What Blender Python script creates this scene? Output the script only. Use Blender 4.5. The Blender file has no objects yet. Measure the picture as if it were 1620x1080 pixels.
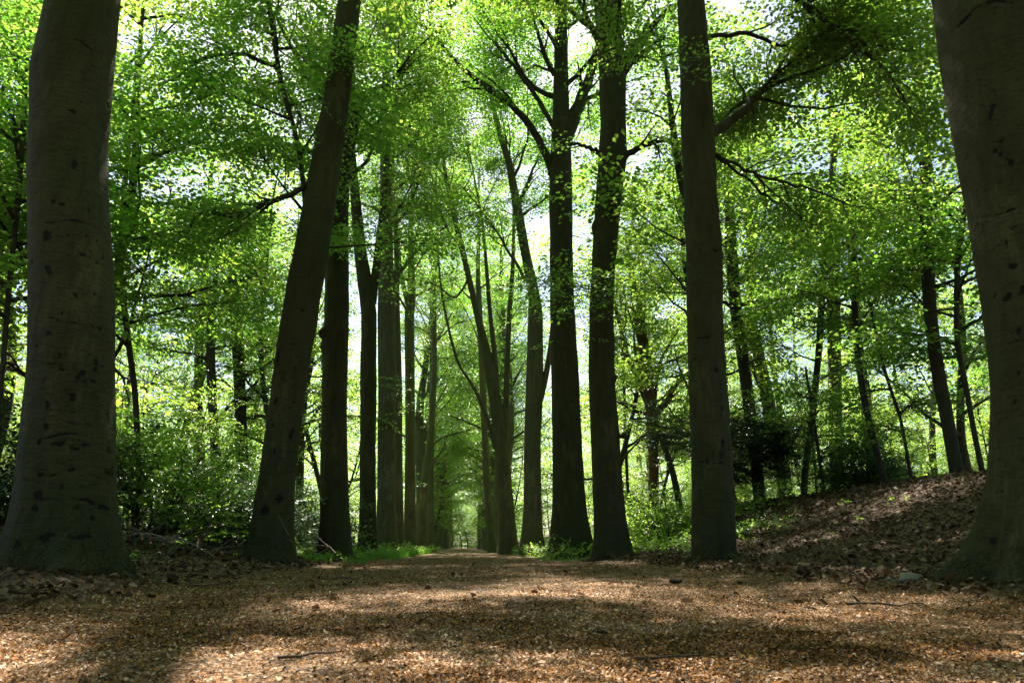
import bpy, math
import numpy as np
from mathutils import Vector, Matrix

# ------------------------------------------------------------------ camera, world, sun, exposure
sc = bpy.context.scene
R = math.radians
CAMZ = 0.38
PITCH = math.atan((864 - 540) / 1080.0)
YAW = math.atan(72 / 1080.0 * math.cos(PITCH))
cam_d = bpy.data.cameras.new("camera")
cam = bpy.data.objects.new("camera", cam_d)
sc.collection.objects.link(cam)
cam.location = (0, 0, CAMZ)
cam.rotation_euler = (R(90) + PITCH, 0, -YAW)
cam_d.sensor_width = 36
cam_d.lens = 24
cam_d.clip_start = 0.05
cam_d.clip_end = 2000
cam_d.dof.use_dof = True
cam_d.dof.focus_distance = 10
cam_d.dof.aperture_fstop = 7.0
sc.camera = cam

SUN_EL, SUN_AZ = R(58), R(-8)          # azimuth measured from +Y (down the avenue) towards +X
world = bpy.data.worlds.new("World")
sc.world = world
world.use_nodes = True
wn = world.node_tree.nodes
bg = wn["Background"]
sky = wn.new("ShaderNodeTexSky")
sky.sky_type = 'NISHITA'
sky.sun_disc = False
sky.sun_elevation = SUN_EL
sky.sun_rotation = SUN_AZ
sky.air_density = 1.0
sky.dust_density = 2.0
world.node_tree.links.new(sky.outputs[0], bg.inputs[0])
bg.inputs[1].default_value = 0.05
sun_d = bpy.data.lights.new("sun", 'SUN')
sun_d.energy = 5.0
sun_d.angle = R(0.5)
sun_d.color = (1.0, 0.93, 0.82)
sun = bpy.data.objects.new("sun", sun_d)
sc.collection.objects.link(sun)
sdir = Vector((math.sin(SUN_AZ) * math.cos(SUN_EL), math.cos(SUN_AZ) * math.cos(SUN_EL), math.sin(SUN_EL)))
sun.rotation_euler = sdir.to_track_quat('Z', 'Y').to_euler()
sc.view_settings.view_transform = 'Standard'
sc.view_settings.look = 'None'
sc.view_settings.exposure = 2.3
sc.view_settings.gamma = 1.0
sc.cycles.max_bounces = 8
sc.cycles.diffuse_bounces = 5
sc.cycles.glossy_bounces = 2
sc.cycles.transmission_bounces = 5
sc.cycles.caustics_reflective = False
sc.cycles.caustics_refractive = False
sc.cycles.use_denoising = True
sc.cycles.denoiser = 'OPENIMAGEDENOISE'
sc.cycles.denoising_input_passes = 'RGB_ALBEDO_NORMAL'

# ------------------------------------------------------------------ pixel <-> world
_F = Vector((math.sin(YAW) * math.cos(PITCH), math.cos(YAW) * math.cos(PITCH), math.sin(PITCH)))
_R = Vector((math.cos(YAW), -math.sin(YAW), 0))
_U = _R.cross(_F)


def P(px, py, Y):
    """the point of the avenue's cross plane at distance Y seen at that place of the photograph, and its view depth"""
    d = _F + _R * ((px - 810) / 1080.0) + _U * ((540 - py) / 1080.0)
    t = Y / d.y
    return np.array((d.x * t, Y, CAMZ + d.z * t)), t


def sstep(a, b, x):
    t = np.clip((x - a) / (b - a), 0, 1)
    return t * t * (3 - 2 * t)


class SNoise:
    """cheap smooth noise: a sum of sines in random directions"""
    def __init__(s, seed, dim=2, n=10, f0=1.0, f1=3.0):
        r = np.random.default_rng(seed)
        d = r.normal(size=(n, dim)); d /= np.linalg.norm(d, axis=1)[:, None]
        s.k = d * np.exp(r.uniform(np.log(f0), np.log(f1), n))[:, None] * 2 * np.pi
        s.p = r.uniform(0, 6.28, n); s.a = 1 / math.sqrt(n)
    def __call__(s, *c):
        x = np.stack(np.broadcast_arrays(*c), -1)
        return np.sin(x @ s.k.T + s.p).sum(-1) * s.a


N_big = SNoise(1, 2, 9, 0.05, 0.16)
N_mid = SNoise(2, 2, 12, 0.3, 1.1)
N_sml = SNoise(3, 2, 16, 1.5, 5.0)


def gz(x, y):
    x = np.asarray(x, float); y = np.asarray(y, float)
    xl = -x
    z = 0.14 * sstep(2.6, 4.2, x) + 0.28 * sstep(4.2, 6.5, x) + 1.5 * sstep(5.2, 11.0, x)
    z = z - 0.5 * sstep(12, 18, x)
    z = z + 0.17 * sstep(2.4, 4.0, xl) + 0.50 * sstep(4.2, 7.2, xl) - 0.25 * sstep(8, 14, xl)
    side = sstep(2.5, 6, np.abs(x))
    z = z + side * (0.05 * N_big(x, y) + 0.035 * N_mid(x, y)) + 0.012 * N_mid(x * 1.3, y * 1.3) * (1 - side)
    z = z + (0.006 + 0.012 * side) * N_sml(x, y)
    z = z + 0.05 * np.exp(-((x - 0.3) / 5) ** 2) * sstep(8, 22, y) - 0.05 * sstep(30, 60, y)
    return z


# ------------------------------------------------------------------ materials
def new_mat(name):
    m = bpy.data.materials.new(name); m.use_nodes = True
    nt = m.node_tree
    for n in list(nt.nodes): nt.nodes.remove(n)
    out = nt.nodes.new("ShaderNodeOutputMaterial")
    return m, nt, out


class G:
    """small node-graph helper"""
    def __init__(s, nt): s.nt = nt
    def n(s, t, **kw):
        nd = s.nt.nodes.new(t)
        ins = kw.pop('ins', {})
        for k, v in kw.items(): setattr(nd, k, v)
        for k, v in ins.items():
            if isinstance(v, bpy.types.NodeSocket): s.nt.links.new(v, nd.inputs[k])
            else: nd.inputs[k].default_value = v
        return nd
    def l(s, a, b): s.nt.links.new(a, b)
    def attr(s, name): return s.n("ShaderNodeAttribute", attribute_name=name).outputs['Fac']
    def ramp(s, fac, stops, interp='LINEAR'):
        r = s.n("ShaderNodeValToRGB"); r.color_ramp.interpolation = interp
        el = r.color_ramp.elements
        while len(el) < len(stops): el.new(0.5)
        for e, (p, c) in zip(el, stops): e.position = p; e.color = (*c, 1) if len(c) == 3 else c
        s.l(fac, r.inputs[0]); return r.outputs[0]
    def mix(s, fac, a, b, mode='MIX'):
        m = s.n("ShaderNodeMix", data_type='RGBA', blend_type=mode)
        for k, v in ((0, fac), (6, a), (7, b)):
            if isinstance(v, bpy.types.NodeSocket): s.l(v, m.inputs[k])
            else: m.inputs[k].default_value = (*v, 1) if isinstance(v, tuple) and len(v) == 3 else v
        return m.outputs[2]
    def math(s, op, a, b=0.0, clamp=False):
        m = s.n("ShaderNodeMath", operation=op); m.use_clamp = clamp
        for k, v in ((0, a), (1, b)):
            if isinstance(v, bpy.types.NodeSocket): s.l(v, m.inputs[k])
            else: m.inputs[k].default_value = v
        return m.outputs[0]


def leaf_mat(name, cols, trans, gloss=0.06, rough=0.35, tmix=0.5):
    m, nt, out = new_mat(name); g = G(nt)
    r = g.attr('rnd')
    dif = g.ramp(r, [(i / (len(cols) - 1), c) for i, c in enumerate(cols)])
    tr = g.ramp(r, [(i / (len(trans) - 1), c) for i, c in enumerate(trans)])
    oi = g.n("ShaderNodeObjectInfo").outputs['Random']
    hs = g.n("ShaderNodeHueSaturation", ins={'Hue': g.math('ADD', g.math('MULTIPLY', oi, 0.022), 0.489), 'Saturation': 1.0,
                                             'Value': g.math('ADD', g.math('MULTIPLY', oi, 0.3), 0.85), 'Color': tr})
    d = g.n("ShaderNodeBsdfDiffuse", ins={'Color': dif})
    t = g.n("ShaderNodeBsdfTranslucent", ins={'Color': hs.outputs[0]})
    mx = g.n("ShaderNodeMixShader", ins={0: tmix, 1: d.outputs[0], 2: t.outputs[0]})
    gl = g.n("ShaderNodeBsdfGlossy", ins={'Color': (1, 1, 1, 1), 'Roughness': rough})
    mx2 = g.n("ShaderNodeMixShader", ins={0: gloss, 1: mx.outputs[0], 2: gl.outputs[0]})
    g.l(mx2.outputs[0], out.inputs[0])
    return m


def bark_mat(name, c1, c2, moss=(0.028, 0.034, 0.012), mossy=0.6, scale=1.0):
    m, nt, out = new_mat(name); g = G(nt)
    tc = g.n("ShaderNodeTexCoord").outputs['Object']
    mp = g.n("ShaderNodeMapping", ins={'Vector': tc, 'Scale': (1, 1, 0.35)}).outputs[0]
    big = g.n("ShaderNodeTexNoise", ins={'Vector': mp, 'Scale': 2.2 * scale, 'Detail': 6.0, 'Roughness': 0.62}).outputs[0]
    mph = g.n("ShaderNodeMapping", ins={'Vector': tc, 'Scale': (1, 1, 5.0)}).outputs[0]
    hor = g.n("ShaderNodeTexNoise", ins={'Vector': mph, 'Scale': 5 * scale, 'Detail': 5.0, 'Roughness': 0.6}).outputs[0]
    fine = g.n("ShaderNodeTexNoise", ins={'Vector': tc, 'Scale': 45 * scale, 'Detail': 4.0, 'Roughness': 0.7}).outputs[0]
    mpv = g.n("ShaderNodeMapping", ins={'Vector': tc, 'Scale': (1, 1, 0.16)}).outputs[0]
    ver = g.n("ShaderNodeTexNoise", ins={'Vector': mpv, 'Scale': 9 * scale, 'Detail': 4.0, 'Roughness': 0.55}).outputs[0]
    col = g.mix(g.ramp(big, [(0.32, (0, 0, 0)), (0.68, (1, 1, 1))]), c1, c2)
    pat = g.n('ShaderNodeTexNoise', ins={'Vector': mp, 'Scale': 1.3, 'Detail': 7.0, 'Roughness': 0.7}).outputs[0]
    col = g.mix(g.math('MULTIPLY', g.ramp(pat, [(0.5, (0, 0, 0)), (0.62, (1, 1, 1))]), 0.5), col, (c1[0] * 1.1, c1[1] * 1.45, c1[2] * 0.9))
    col = g.mix(g.math('MULTIPLY', g.ramp(pat, [(0.36, (1, 1, 1)), (0.43, (0, 0, 0))]), 0.5), col, tuple(1.7 * v for v in c2))
    col = g.mix(g.math('MULTIPLY', g.ramp(ver, [(0.5, (0, 0, 0)), (0.72, (1, 1, 1))]), 0.55), col, tuple(0.45 * v for v in c1))
    col = g.mix(g.math('MULTIPLY', g.ramp(hor, [(0.56, (0, 0, 0)), (0.70, (1, 1, 1))]), 0.5), col, tuple(0.4 * v for v in c1))
    col = g.mix(g.math('MULTIPLY', g.ramp(fine, [(0.55, (0, 0, 0)), (0.75, (1, 1, 1))]), 0.3), col, tuple(1.5 * v for v in c2))
    z = g.n("ShaderNodeSeparateXYZ", ins={0: tc}).outputs[2]
    mo = g.math('SUBTRACT', 1.1, g.math('MULTIPLY', z, 0.7), clamp=True)
    mo = g.math('MULTIPLY', g.math('ADD', mo, 0.25), g.ramp(big, [(0.38, (0, 0, 0)), (0.6, (1, 1, 1))]))
    col = g.mix(g.math('MULTIPLY', mo, mossy, clamp=True), col, moss)
    n17 = g.n('ShaderNodeTexNoise', ins={'Vector': tc, 'Scale': 24.0, 'Detail': 6.0, 'Roughness': 0.75}).outputs[0]
    raw = g.attr('scar')
    scar = g.ramp(g.math('ADD', raw, g.math('MULTIPLY', g.math('SUBTRACT', n17, 0.5), 1.7)), [(0.40, (0, 0, 0)), (0.56, (1, 1, 1))])
    scar = g.math('MULTIPLY', scar, g.ramp(raw, [(0.08, (0, 0, 0)), (0.25, (1, 1, 1))]))
    mpl = g.n("ShaderNodeMapping", ins={'Vector': tc, 'Scale': (1, 1, 4.0)}).outputs[0]
    len_ = g.n("ShaderNodeTexNoise", ins={'Vector': mpl, 'Scale': 26 * scale, 'Detail': 3.0, 'Roughness': 0.5}).outputs[0]
    pit = g.ramp(g.n("ShaderNodeTexVoronoi", ins={'Vector': g.n("ShaderNodeMapping", ins={'Vector': tc, 'Scale': (1, 1, 1.8)}).outputs[0], 'Scale': 9.0 * scale}).outputs['Distance'], [(0.05, (1, 1, 1)), (0.14, (0, 0, 0))])
    len_ = g.math('MAXIMUM', g.math('MULTIPLY', pit, g.ramp(big, [(0.45, (0, 0, 0)), (0.55, (1, 1, 1))])), g.math('MULTIPLY', g.ramp(len_, [(0.62, (0, 0, 0)), (0.68, (1, 1, 1))]), 0.7))
    mpf = g.n("ShaderNodeMapping", ins={'Vector': tc, 'Scale': (1, 1, 0.4)}).outputs[0]
    wrp = g.n("ShaderNodeMix", data_type='VECTOR', ins={0: 0.08, 4: mpf, 5: g.n('ShaderNodeTexNoise', ins={'Vector': tc, 'Scale': 5.0, 'Detail': 4.0}).outputs[1]}).outputs[1]
    crk = g.ramp(g.n("ShaderNodeTexVoronoi", feature='DISTANCE_TO_EDGE', ins={'Vector': wrp, 'Scale': 22.0}).outputs['Distance'], [(0.02, (1, 1, 1)), (0.12, (0, 0, 0))])
    foot = g.math('MULTIPLY', g.math('SUBTRACT', 1.25, g.math('MULTIPLY', z, 1.6), clamp=True), g.ramp(ver, [(0.35, (0.3, 0.3, 0.3)), (0.6, (1, 1, 1))]))
    crk = g.math('MULTIPLY', crk, foot)
    hn = g.n("ShaderNodeTexNoise", ins={'Vector': g.n("ShaderNodeMapping", ins={'Vector': tc, 'Scale': (1, 1, 3.2)}).outputs[0], 'Scale': 1.9 * scale, 'Detail': 5.0, 'Roughness': 0.55}).outputs[0]
    hl = g.ramp(g.math('ABSOLUTE', g.math('SUBTRACT', hn, 0.5)), [(0.0, (1, 1, 1)), (0.011, (0, 0, 0))])
    hl = g.math('MULTIPLY', hl, g.ramp(n17, [(0.42, (0, 0, 0)), (0.55, (1, 1, 1))]))
    crk = g.math('MAXIMUM', crk, g.math('MULTIPLY', hl, 0.9))
    dk = g.math('MAXIMUM', g.math('MULTIPLY', scar, 0.95), g.math('MAXIMUM', g.math('MULTIPLY', len_, 0.65), g.math('MULTIPLY', crk, 0.45)), clamp=True)
    col = g.mix(dk, col, (0.007, 0.006, 0.005))
    hgt = g.math('ADD', g.math('MULTIPLY', hor, 0.6), g.math('ADD', g.math('MULTIPLY', fine, 0.3), g.math('MULTIPLY', ver, 0.9)))
    hgt = g.math('SUBTRACT', hgt, g.math('MULTIPLY', dk, 0.9))
    bp = g.n("ShaderNodeBump", ins={'Strength': 0.9, 'Distance': 0.03, 'Height': hgt})
    b = g.n("ShaderNodeBsdfPrincipled", ins={'Base Color': col, 'Roughness': 0.85, 'Normal': bp.outputs[0]})
    b.inputs['Specular IOR Level'].default_value = 0.25
    g.l(b.outputs[0], out.inputs[0])
    return m


def plain_mat(name, cols, rough=0.9, trans=None):
    m, nt, out = new_mat(name); g = G(nt)
    c = g.ramp(g.attr('rnd'), [(i / (len(cols) - 1), c) for i, c in enumerate(cols)])
    b = g.n("ShaderNodeBsdfPrincipled", ins={'Base Color': c, 'Roughness': rough})
    b.inputs['Specular IOR Level'].default_value = 0.12
    sh = b.outputs[0]
    if trans:
        t = g.n("ShaderNodeBsdfTranslucent", ins={'Color': c})
        sh = g.n("ShaderNodeMixShader", ins={0: trans, 1: sh, 2: t.outputs[0]}).outputs[0]
    g.l(sh, out.inputs[0])
    return m


M_leaf = leaf_mat("beech_leaf", [(0.045, 0.095, 0.014), (0.06, 0.12, 0.018), (0.08, 0.145, 0.025)],
                  [(0.11, 0.30, 0.02), (0.26, 0.53, 0.04), (0.64, 0.80, 0.13)], tmix=0.58, gloss=0.09)  # yellow top stop paints the sun's reflected highlights into the leaf colour
M_leaf_under = leaf_mat("understory_leaf", [(0.04, 0.10, 0.02), (0.06, 0.13, 0.02), (0.09, 0.16, 0.03)],
                        [(0.18, 0.40, 0.035), (0.38, 0.64, 0.06), (0.70, 0.84, 0.16)], gloss=0.07, tmix=0.58)
M_leaf_dark = leaf_mat("dark_evergreen_leaf", [(0.02, 0.045, 0.018), (0.03, 0.06, 0.022), (0.045, 0.08, 0.03)],
                       [(0.02, 0.06, 0.015), (0.03, 0.08, 0.02), (0.05, 0.10, 0.02)], gloss=0.10, rough=0.3, tmix=0.25)
M_holly = leaf_mat("glossy_shrub_leaf", [(0.03, 0.07, 0.02), (0.045, 0.09, 0.025), (0.06, 0.12, 0.03)],
                   [(0.08, 0.2, 0.03), (0.12, 0.26, 0.04), (0.2, 0.36, 0.06)], gloss=0.08, rough=0.4, tmix=0.4)
M_grass = leaf_mat("grass_blade", [(0.05, 0.13, 0.015), (0.07, 0.16, 0.02), (0.09, 0.2, 0.03)],
                   [(0.15, 0.4, 0.03), (0.2, 0.45, 0.04), (0.3, 0.55, 0.06)], gloss=0.05)
M_twig = plain_mat("twig_bark", [(0.05, 0.04, 0.028), (0.07, 0.055, 0.04)])
M_bark_shaded = bark_mat("shaded_beech_bark", (0.036, 0.032, 0.012), (0.064, 0.057, 0.024))  # beech bark with the shade on the nearer trunks painted into its colour
M_bark_lit = bark_mat("lit_beech_bark", (0.082, 0.075, 0.042), (0.15, 0.138, 0.085), moss=(0.05, 0.06, 0.02), mossy=0.4)  # lighter copy of the same bark, side light painted into its colour
M_bark_mossy = bark_mat("mossy_bark", (0.07, 0.07, 0.035), (0.12, 0.12, 0.06), moss=(0.06, 0.09, 0.02), mossy=0.9)
M_bark_red = bark_mat("reddish_bark", (0.11, 0.06, 0.035), (0.19, 0.105, 0.06), mossy=0.2, scale=1.6)
M_bark_dark = bark_mat("dark_bark", (0.04, 0.035, 0.026), (0.075, 0.065, 0.045), mossy=0.4, scale=2.0)
M_chip = plain_mat("bud_scale", [(0.014, 0.007, 0.003), (0.045, 0.020, 0.007), (0.15, 0.066, 0.016), (0.34, 0.145, 0.028), (0.28, 0.155, 0.07), (0.74, 0.51, 0.36), (0.08, 0.05, 0.025)], rough=0.7, trans=0.12)  # sun and shade worked into the tones: palest raised, middle ones darkened
M_dry = plain_mat("dry_leaf", [(0.022, 0.013, 0.007), (0.055, 0.03, 0.016), (0.10, 0.055, 0.028), (0.14, 0.085, 0.048), (0.23, 0.16, 0.11), (0.035, 0.022, 0.013)], rough=0.6, trans=0.15)
M_dead = plain_mat("dead_wood", [(0.05, 0.038, 0.027), (0.12, 0.095, 0.07)], rough=0.85)
M_brush = plain_mat("dead_brushwood", [(0.12, 0.09, 0.065), (0.34, 0.28, 0.22)], rough=0.75)


def ground_mat():
    m, nt, out = new_mat("forest_floor"); g = G(nt)
    tc = g.n("ShaderNodeTexCoord").outputs['Object']
    vo = g.n("ShaderNodeTexVoronoi", ins={'Vector': tc, 'Scale': 70.0, 'Randomness': 1.0})
    rnd = g.n("ShaderNodeSeparateColor", ins={0: vo.outputs['Color']}).outputs[0]
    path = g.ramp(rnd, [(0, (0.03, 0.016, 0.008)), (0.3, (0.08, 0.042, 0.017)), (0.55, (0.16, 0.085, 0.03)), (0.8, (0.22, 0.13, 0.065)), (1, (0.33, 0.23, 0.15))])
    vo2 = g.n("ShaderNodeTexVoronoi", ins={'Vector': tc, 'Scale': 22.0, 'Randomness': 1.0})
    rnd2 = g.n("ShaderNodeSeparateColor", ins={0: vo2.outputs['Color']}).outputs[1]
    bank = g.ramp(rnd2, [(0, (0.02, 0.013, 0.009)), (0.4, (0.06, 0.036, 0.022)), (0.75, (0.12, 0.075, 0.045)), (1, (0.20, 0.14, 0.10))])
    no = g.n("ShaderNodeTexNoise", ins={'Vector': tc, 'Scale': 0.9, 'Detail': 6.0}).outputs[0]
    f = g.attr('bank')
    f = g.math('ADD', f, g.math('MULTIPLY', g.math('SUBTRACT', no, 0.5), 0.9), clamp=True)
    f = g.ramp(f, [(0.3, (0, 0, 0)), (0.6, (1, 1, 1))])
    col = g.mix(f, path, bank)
    no2 = g.n("ShaderNodeTexNoise", ins={'Vector': tc, 'Scale': 0.35, 'Detail': 5.0}).outputs[0]
    col = g.mix(g.math('MULTIPLY', g.ramp(no2, [(0.45, (0, 0, 0)), (0.7, (1, 1, 1))]), 0.35), col, (0.06, 0.045, 0.02))
    hz = g.n("ShaderNodeTexNoise", ins={'Vector': tc, 'Scale': 28.0, 'Detail': 5.0, 'Roughness': 0.7}).outputs[0]
    h = g.math('ADD', g.math('MULTIPLY', vo.outputs['Distance'], 0.8), g.math('ADD', hz, g.math('MULTIPLY', vo2.outputs['Distance'], 0.6)))
    bp = g.n("ShaderNodeBump", ins={'Strength': 0.9, 'Distance': 0.02, 'Height': h})
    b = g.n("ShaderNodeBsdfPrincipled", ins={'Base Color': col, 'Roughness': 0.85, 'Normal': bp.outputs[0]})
    b.inputs['Specular IOR Level'].default_value = 0.2
    g.l(b.outputs[0], out.inputs[0])
    return m


M_ground = ground_mat()

# ------------------------------------------------------------------ mesh helpers
C = sc.collection


def quad_mesh(name, V, F, rnd=None, midx=None, smooth=False, vattr=None):
    me = bpy.data.meshes.new(name)
    V = np.ascontiguousarray(V, np.float32); F = np.ascontiguousarray(F, np.int32)
    me.vertices.add(len(V)); me.vertices.foreach_set('co', V.ravel())
    me.loops.add(F.size); me.loops.foreach_set('vertex_index', F.ravel())
    me.polygons.add(len(F)); me.polygons.foreach_set('loop_start', np.arange(0, F.size, 4, dtype=np.int32))
    if midx is not None: me.polygons.foreach_set('material_index', np.ascontiguousarray(midx, np.int32))
    if smooth: me.polygons.foreach_set('use_smooth', np.ones(len(F), bool))
    me.update(calc_edges=True)
    if rnd is not None:
        a = me.attributes.new('rnd', 'FLOAT', 'FACE'); a.data.foreach_set('value', np.ascontiguousarray(rnd, np.float32))
    for k, v in (vattr or {}).items():
        a = me.attributes.new(k, 'FLOAT', 'POINT'); a.data.foreach_set('value', np.ascontiguousarray(v, np.float32))
    return me


def add(name, me, mats, parent=None, loc=None):
    for m in (mats if isinstance(mats, (list, tuple)) else [mats]):
        if m.name not in [x.name for x in me.materials]: me.materials.append(m)
    o = bpy.data.objects.new(name, me); C.objects.link(o)
    if parent is not None: o.parent = parent
    if loc is not None: o.location = loc
    return o


def tag(o, label=None, cat=None, group=None, kind=None):
    if label: o['label'] = label
    if cat: o['category'] = cat
    if group: o['group'] = group
    if kind: o['kind'] = kind
    return o


def thing(name, label, cat, loc=(0, 0, 0), rz=0, group=None):
    o = bpy.data.objects.new(name, None); C.objects.link(o)
    o.location = [float(v) for v in loc]; o.rotation_euler = (0, 0, rz); o.empty_display_size = 0.3
    return tag(o, label, cat, group)


def dup(root, loc, rz=0, s=1.0, label=None, group=None, tilt=(0, 0)):
    r = root.copy(); C.objects.link(r)
    r.location = [float(v) for v in loc]; r.rotation_euler = (tilt[0], tilt[1], rz)
    r.scale = (s, s, s) if not isinstance(s, tuple) else s
    if label: r['label'] = label
    if group: r['group'] = group
    for ch in list(root.children):
        c = ch.copy(); C.objects.link(c); c.parent = r
    return r


class Acc:
    def __init__(s): s.V = []; s.F = []; s.r = []; s.m = []; s.a = []; s.n = 0
    def add(s, V, F, rnd=None, m=0, attr=None):
        s.V.append(V); s.F.append(F + s.n); s.n += len(V)
        s.r.append(np.full(len(F), 0.5) if rnd is None else np.broadcast_to(rnd, (len(F),)))
        s.m.append(np.full(len(F), m)); s.a.append(np.zeros(len(V)) if attr is None else attr)
    def mesh(s, name, smooth=False, attr=None):
        return quad_mesh(name, np.concatenate(s.V), np.concatenate(s.F), np.concatenate(s.r), np.concatenate(s.m), smooth,
                         {attr: np.concatenate(s.a)} if attr else None)


def ring_faces(nr, n):
    i = np.arange(nr - 1)[:, None] * n; j = np.arange(n)[None, :]; k = (j + 1) % n
    return np.stack([i + j, i + k, i + n + k, i + n + j], -1).reshape(-1, 4)


def frames(pts):
    pts = np.asarray(pts, float)
    t = np.gradient(pts, axis=0); t /= np.linalg.norm(t, axis=1)[:, None] + 1e-9
    ref = np.array((1.0, 0, 0)) if abs(t[0, 0]) < 0.9 else np.array((0, 1.0, 0))
    u = np.empty_like(t); prev = ref
    for i in range(len(t)):
        a = prev - t[i] * (prev @ t[i]); a /= np.linalg.norm(a) + 1e-9
        u[i] = a; prev = a
    return t, u, np.cross(t, u)


def tube(pts, rad, n=6):
    pts = np.asarray(pts, float); rad = np.asarray(rad, float)
    _, u, v = frames(pts)
    a = np.arange(n) / n * 2 * np.pi
    V = pts[:, None] + rad[:, None, None] * (np.cos(a)[None, :, None] * u[:, None] + np.sin(a)[None, :, None] * v[:, None])
    return V.reshape(-1, 3), ring_faces(len(pts), n)


def resample(pts, rad, step):
    pts = np.asarray(pts, float); rad = np.asarray(rad, float)
    s = np.concatenate([[0], np.cumsum(np.linalg.norm(np.diff(pts, axis=0), axis=1))])
    n = max(3, int(s[-1] / step) + 1); q = np.linspace(0, s[-1], n)
    # smooth with a catmull-like filter: linear interpolation then a small moving average
    P_ = np.stack([np.interp(q, s, pts[:, k]) for k in range(3)], -1); r_ = np.interp(q, s, rad)
    w = max(1, int(0.35 / step))
    if n > 4 * w:
        for _ in range(2):
            Pp = np.pad(P_, ((w, w), (0, 0)), mode='reflect', reflect_type='odd'); rp = np.pad(r_, (w, w), mode='edge')
            ker = np.ones(2 * w + 1) / (2 * w + 1)
            P_ = np.stack([np.convolve(Pp[:, k], ker, 'valid') for k in range(3)], -1); r_ = np.convolve(rp, ker, 'valid')
    return P_, r_


def wander(p0, d0, L, seg, rng, curl=0.18, up=0.0, flat=0.0):
    """a branch path that bends a little at each segment; up > 0 turns it towards the light"""
    n = max(3, int(L / seg)); p = np.array(p0, float); d = np.array(d0, float); d /= np.linalg.norm(d)
    out = [p.copy()]
    for i in range(n):
        d = d + rng.normal(0, curl, 3) + np.array((0, 0, up)); d[2] *= (1 - flat); d /= np.linalg.norm(d)
        p = p + d * (L / n); out.append(p.copy())
    return np.array(out)


# ------------------------------------------------------------------ leaf sprays
def make_spray(rng, length, nleaf, ls, side=0.55, simple=False, droop=0.12):
    """a flat twig of leaves in the xy plane, growing along +x: (verts, faces, leaf flag, rnd)"""
    V = []; F = []; lf = []; rv = []; n = 0
    for i in range(nleaf):
        t = (i + 0.6) / nleaf
        s = 1 if i % 2 else -1
        off = rng.uniform(0.15, 1.0) * side * length * (1 - 0.55 * t) * s
        if i == nleaf - 1: off = 0
        base = np.array((t * length * (1 - 0.1 * rng.random()) + abs(off) * 0.45, off, rng.normal(0, 0.012) - droop * (t ** 2) * length - 0.15 * abs(off)))
        yaw = s * rng.uniform(0.3, 1.1) if off != 0 else rng.normal(0, 0.3)
        pit = rng.normal(-0.18, 0.28); rol = rng.normal(0, 0.38)
        sz = ls * rng.uniform(0.7, 1.2)
        L, W = sz, sz * 0.35
        if simple:
            q = np.array([(0, 0, 0), (L * .5, W, 0.0), (L, 0, 0), (L * .5, -W, 0.0)]); fc = [(0, 1, 2, 3)]
        else:
            z = 0.25 * W
            q = np.array([(0, 0, 0), (L * .28, W * .95, z), (L * .68, W * .85, z), (L, 0, -0.06 * L), (L * .68, -W * .85, z), (L * .28, -W * .95, z)])
            fc = [(0, 3, 2, 1), (0, 5, 4, 3)]
        M = np.array(Matrix.Rotation(yaw, 3, 'Z') @ Matrix.Rotation(-pit, 3, 'Y') @ Matrix.Rotation(rol, 3, 'X'))
        V.append(q @ M.T + base); F += [tuple(k + n for k in f) for f in fc]; n += len(q)
        r = rng.random(); lf += [0] * len(fc); rv += [r] * len(fc)
    r0 = 0.0035
    ax = np.array([(0, 0), (0.5 * length, 0), (0.95 * length, 0)])
    path = np.array([(a, b, -droop * (a / length) ** 2 * length) for a, b in ax])
    tv, tf = tube(path, [r0, r0 * .7, r0 * .3], 3)
    V.append(tv); F += [tuple(int(k) + n for k in f) for f in tf]; lf += [1] * len(tf); rv += [0.5] * len(tf); n += len(tv)
    return np.concatenate(V), np.array(F), np.array(lf), np.array(rv)


_rs = np.random.default_rng(77)
SPRAYS = {
    'fine': [make_spray(_rs, 0.8, 26, 0.085) for _ in range(5)],
    'mid': [make_spray(_rs, 1.05, 27, 0.105) for _ in range(5)],
    'far': [make_spray(_rs, 1.5, 30, 0.15, simple=True) for _ in range(5)],
    'low': [make_spray(_rs, 0.55, 18, 0.085, side=0.7) for _ in range(4)],
    'round': [make_spray(_rs, 0.35, 16, 0.07, side=0.9, droop=-0.2) for _ in range(4)],
    'needle': [make_spray(_rs, 0.6, 46, 0.05, side=0.5, simple=True, droop=0.3) for _ in range(4)],
    'vfar': [make_spray(_rs, 2.2, 18, 0.34, simple=True) for _ in range(4)],
}


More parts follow.
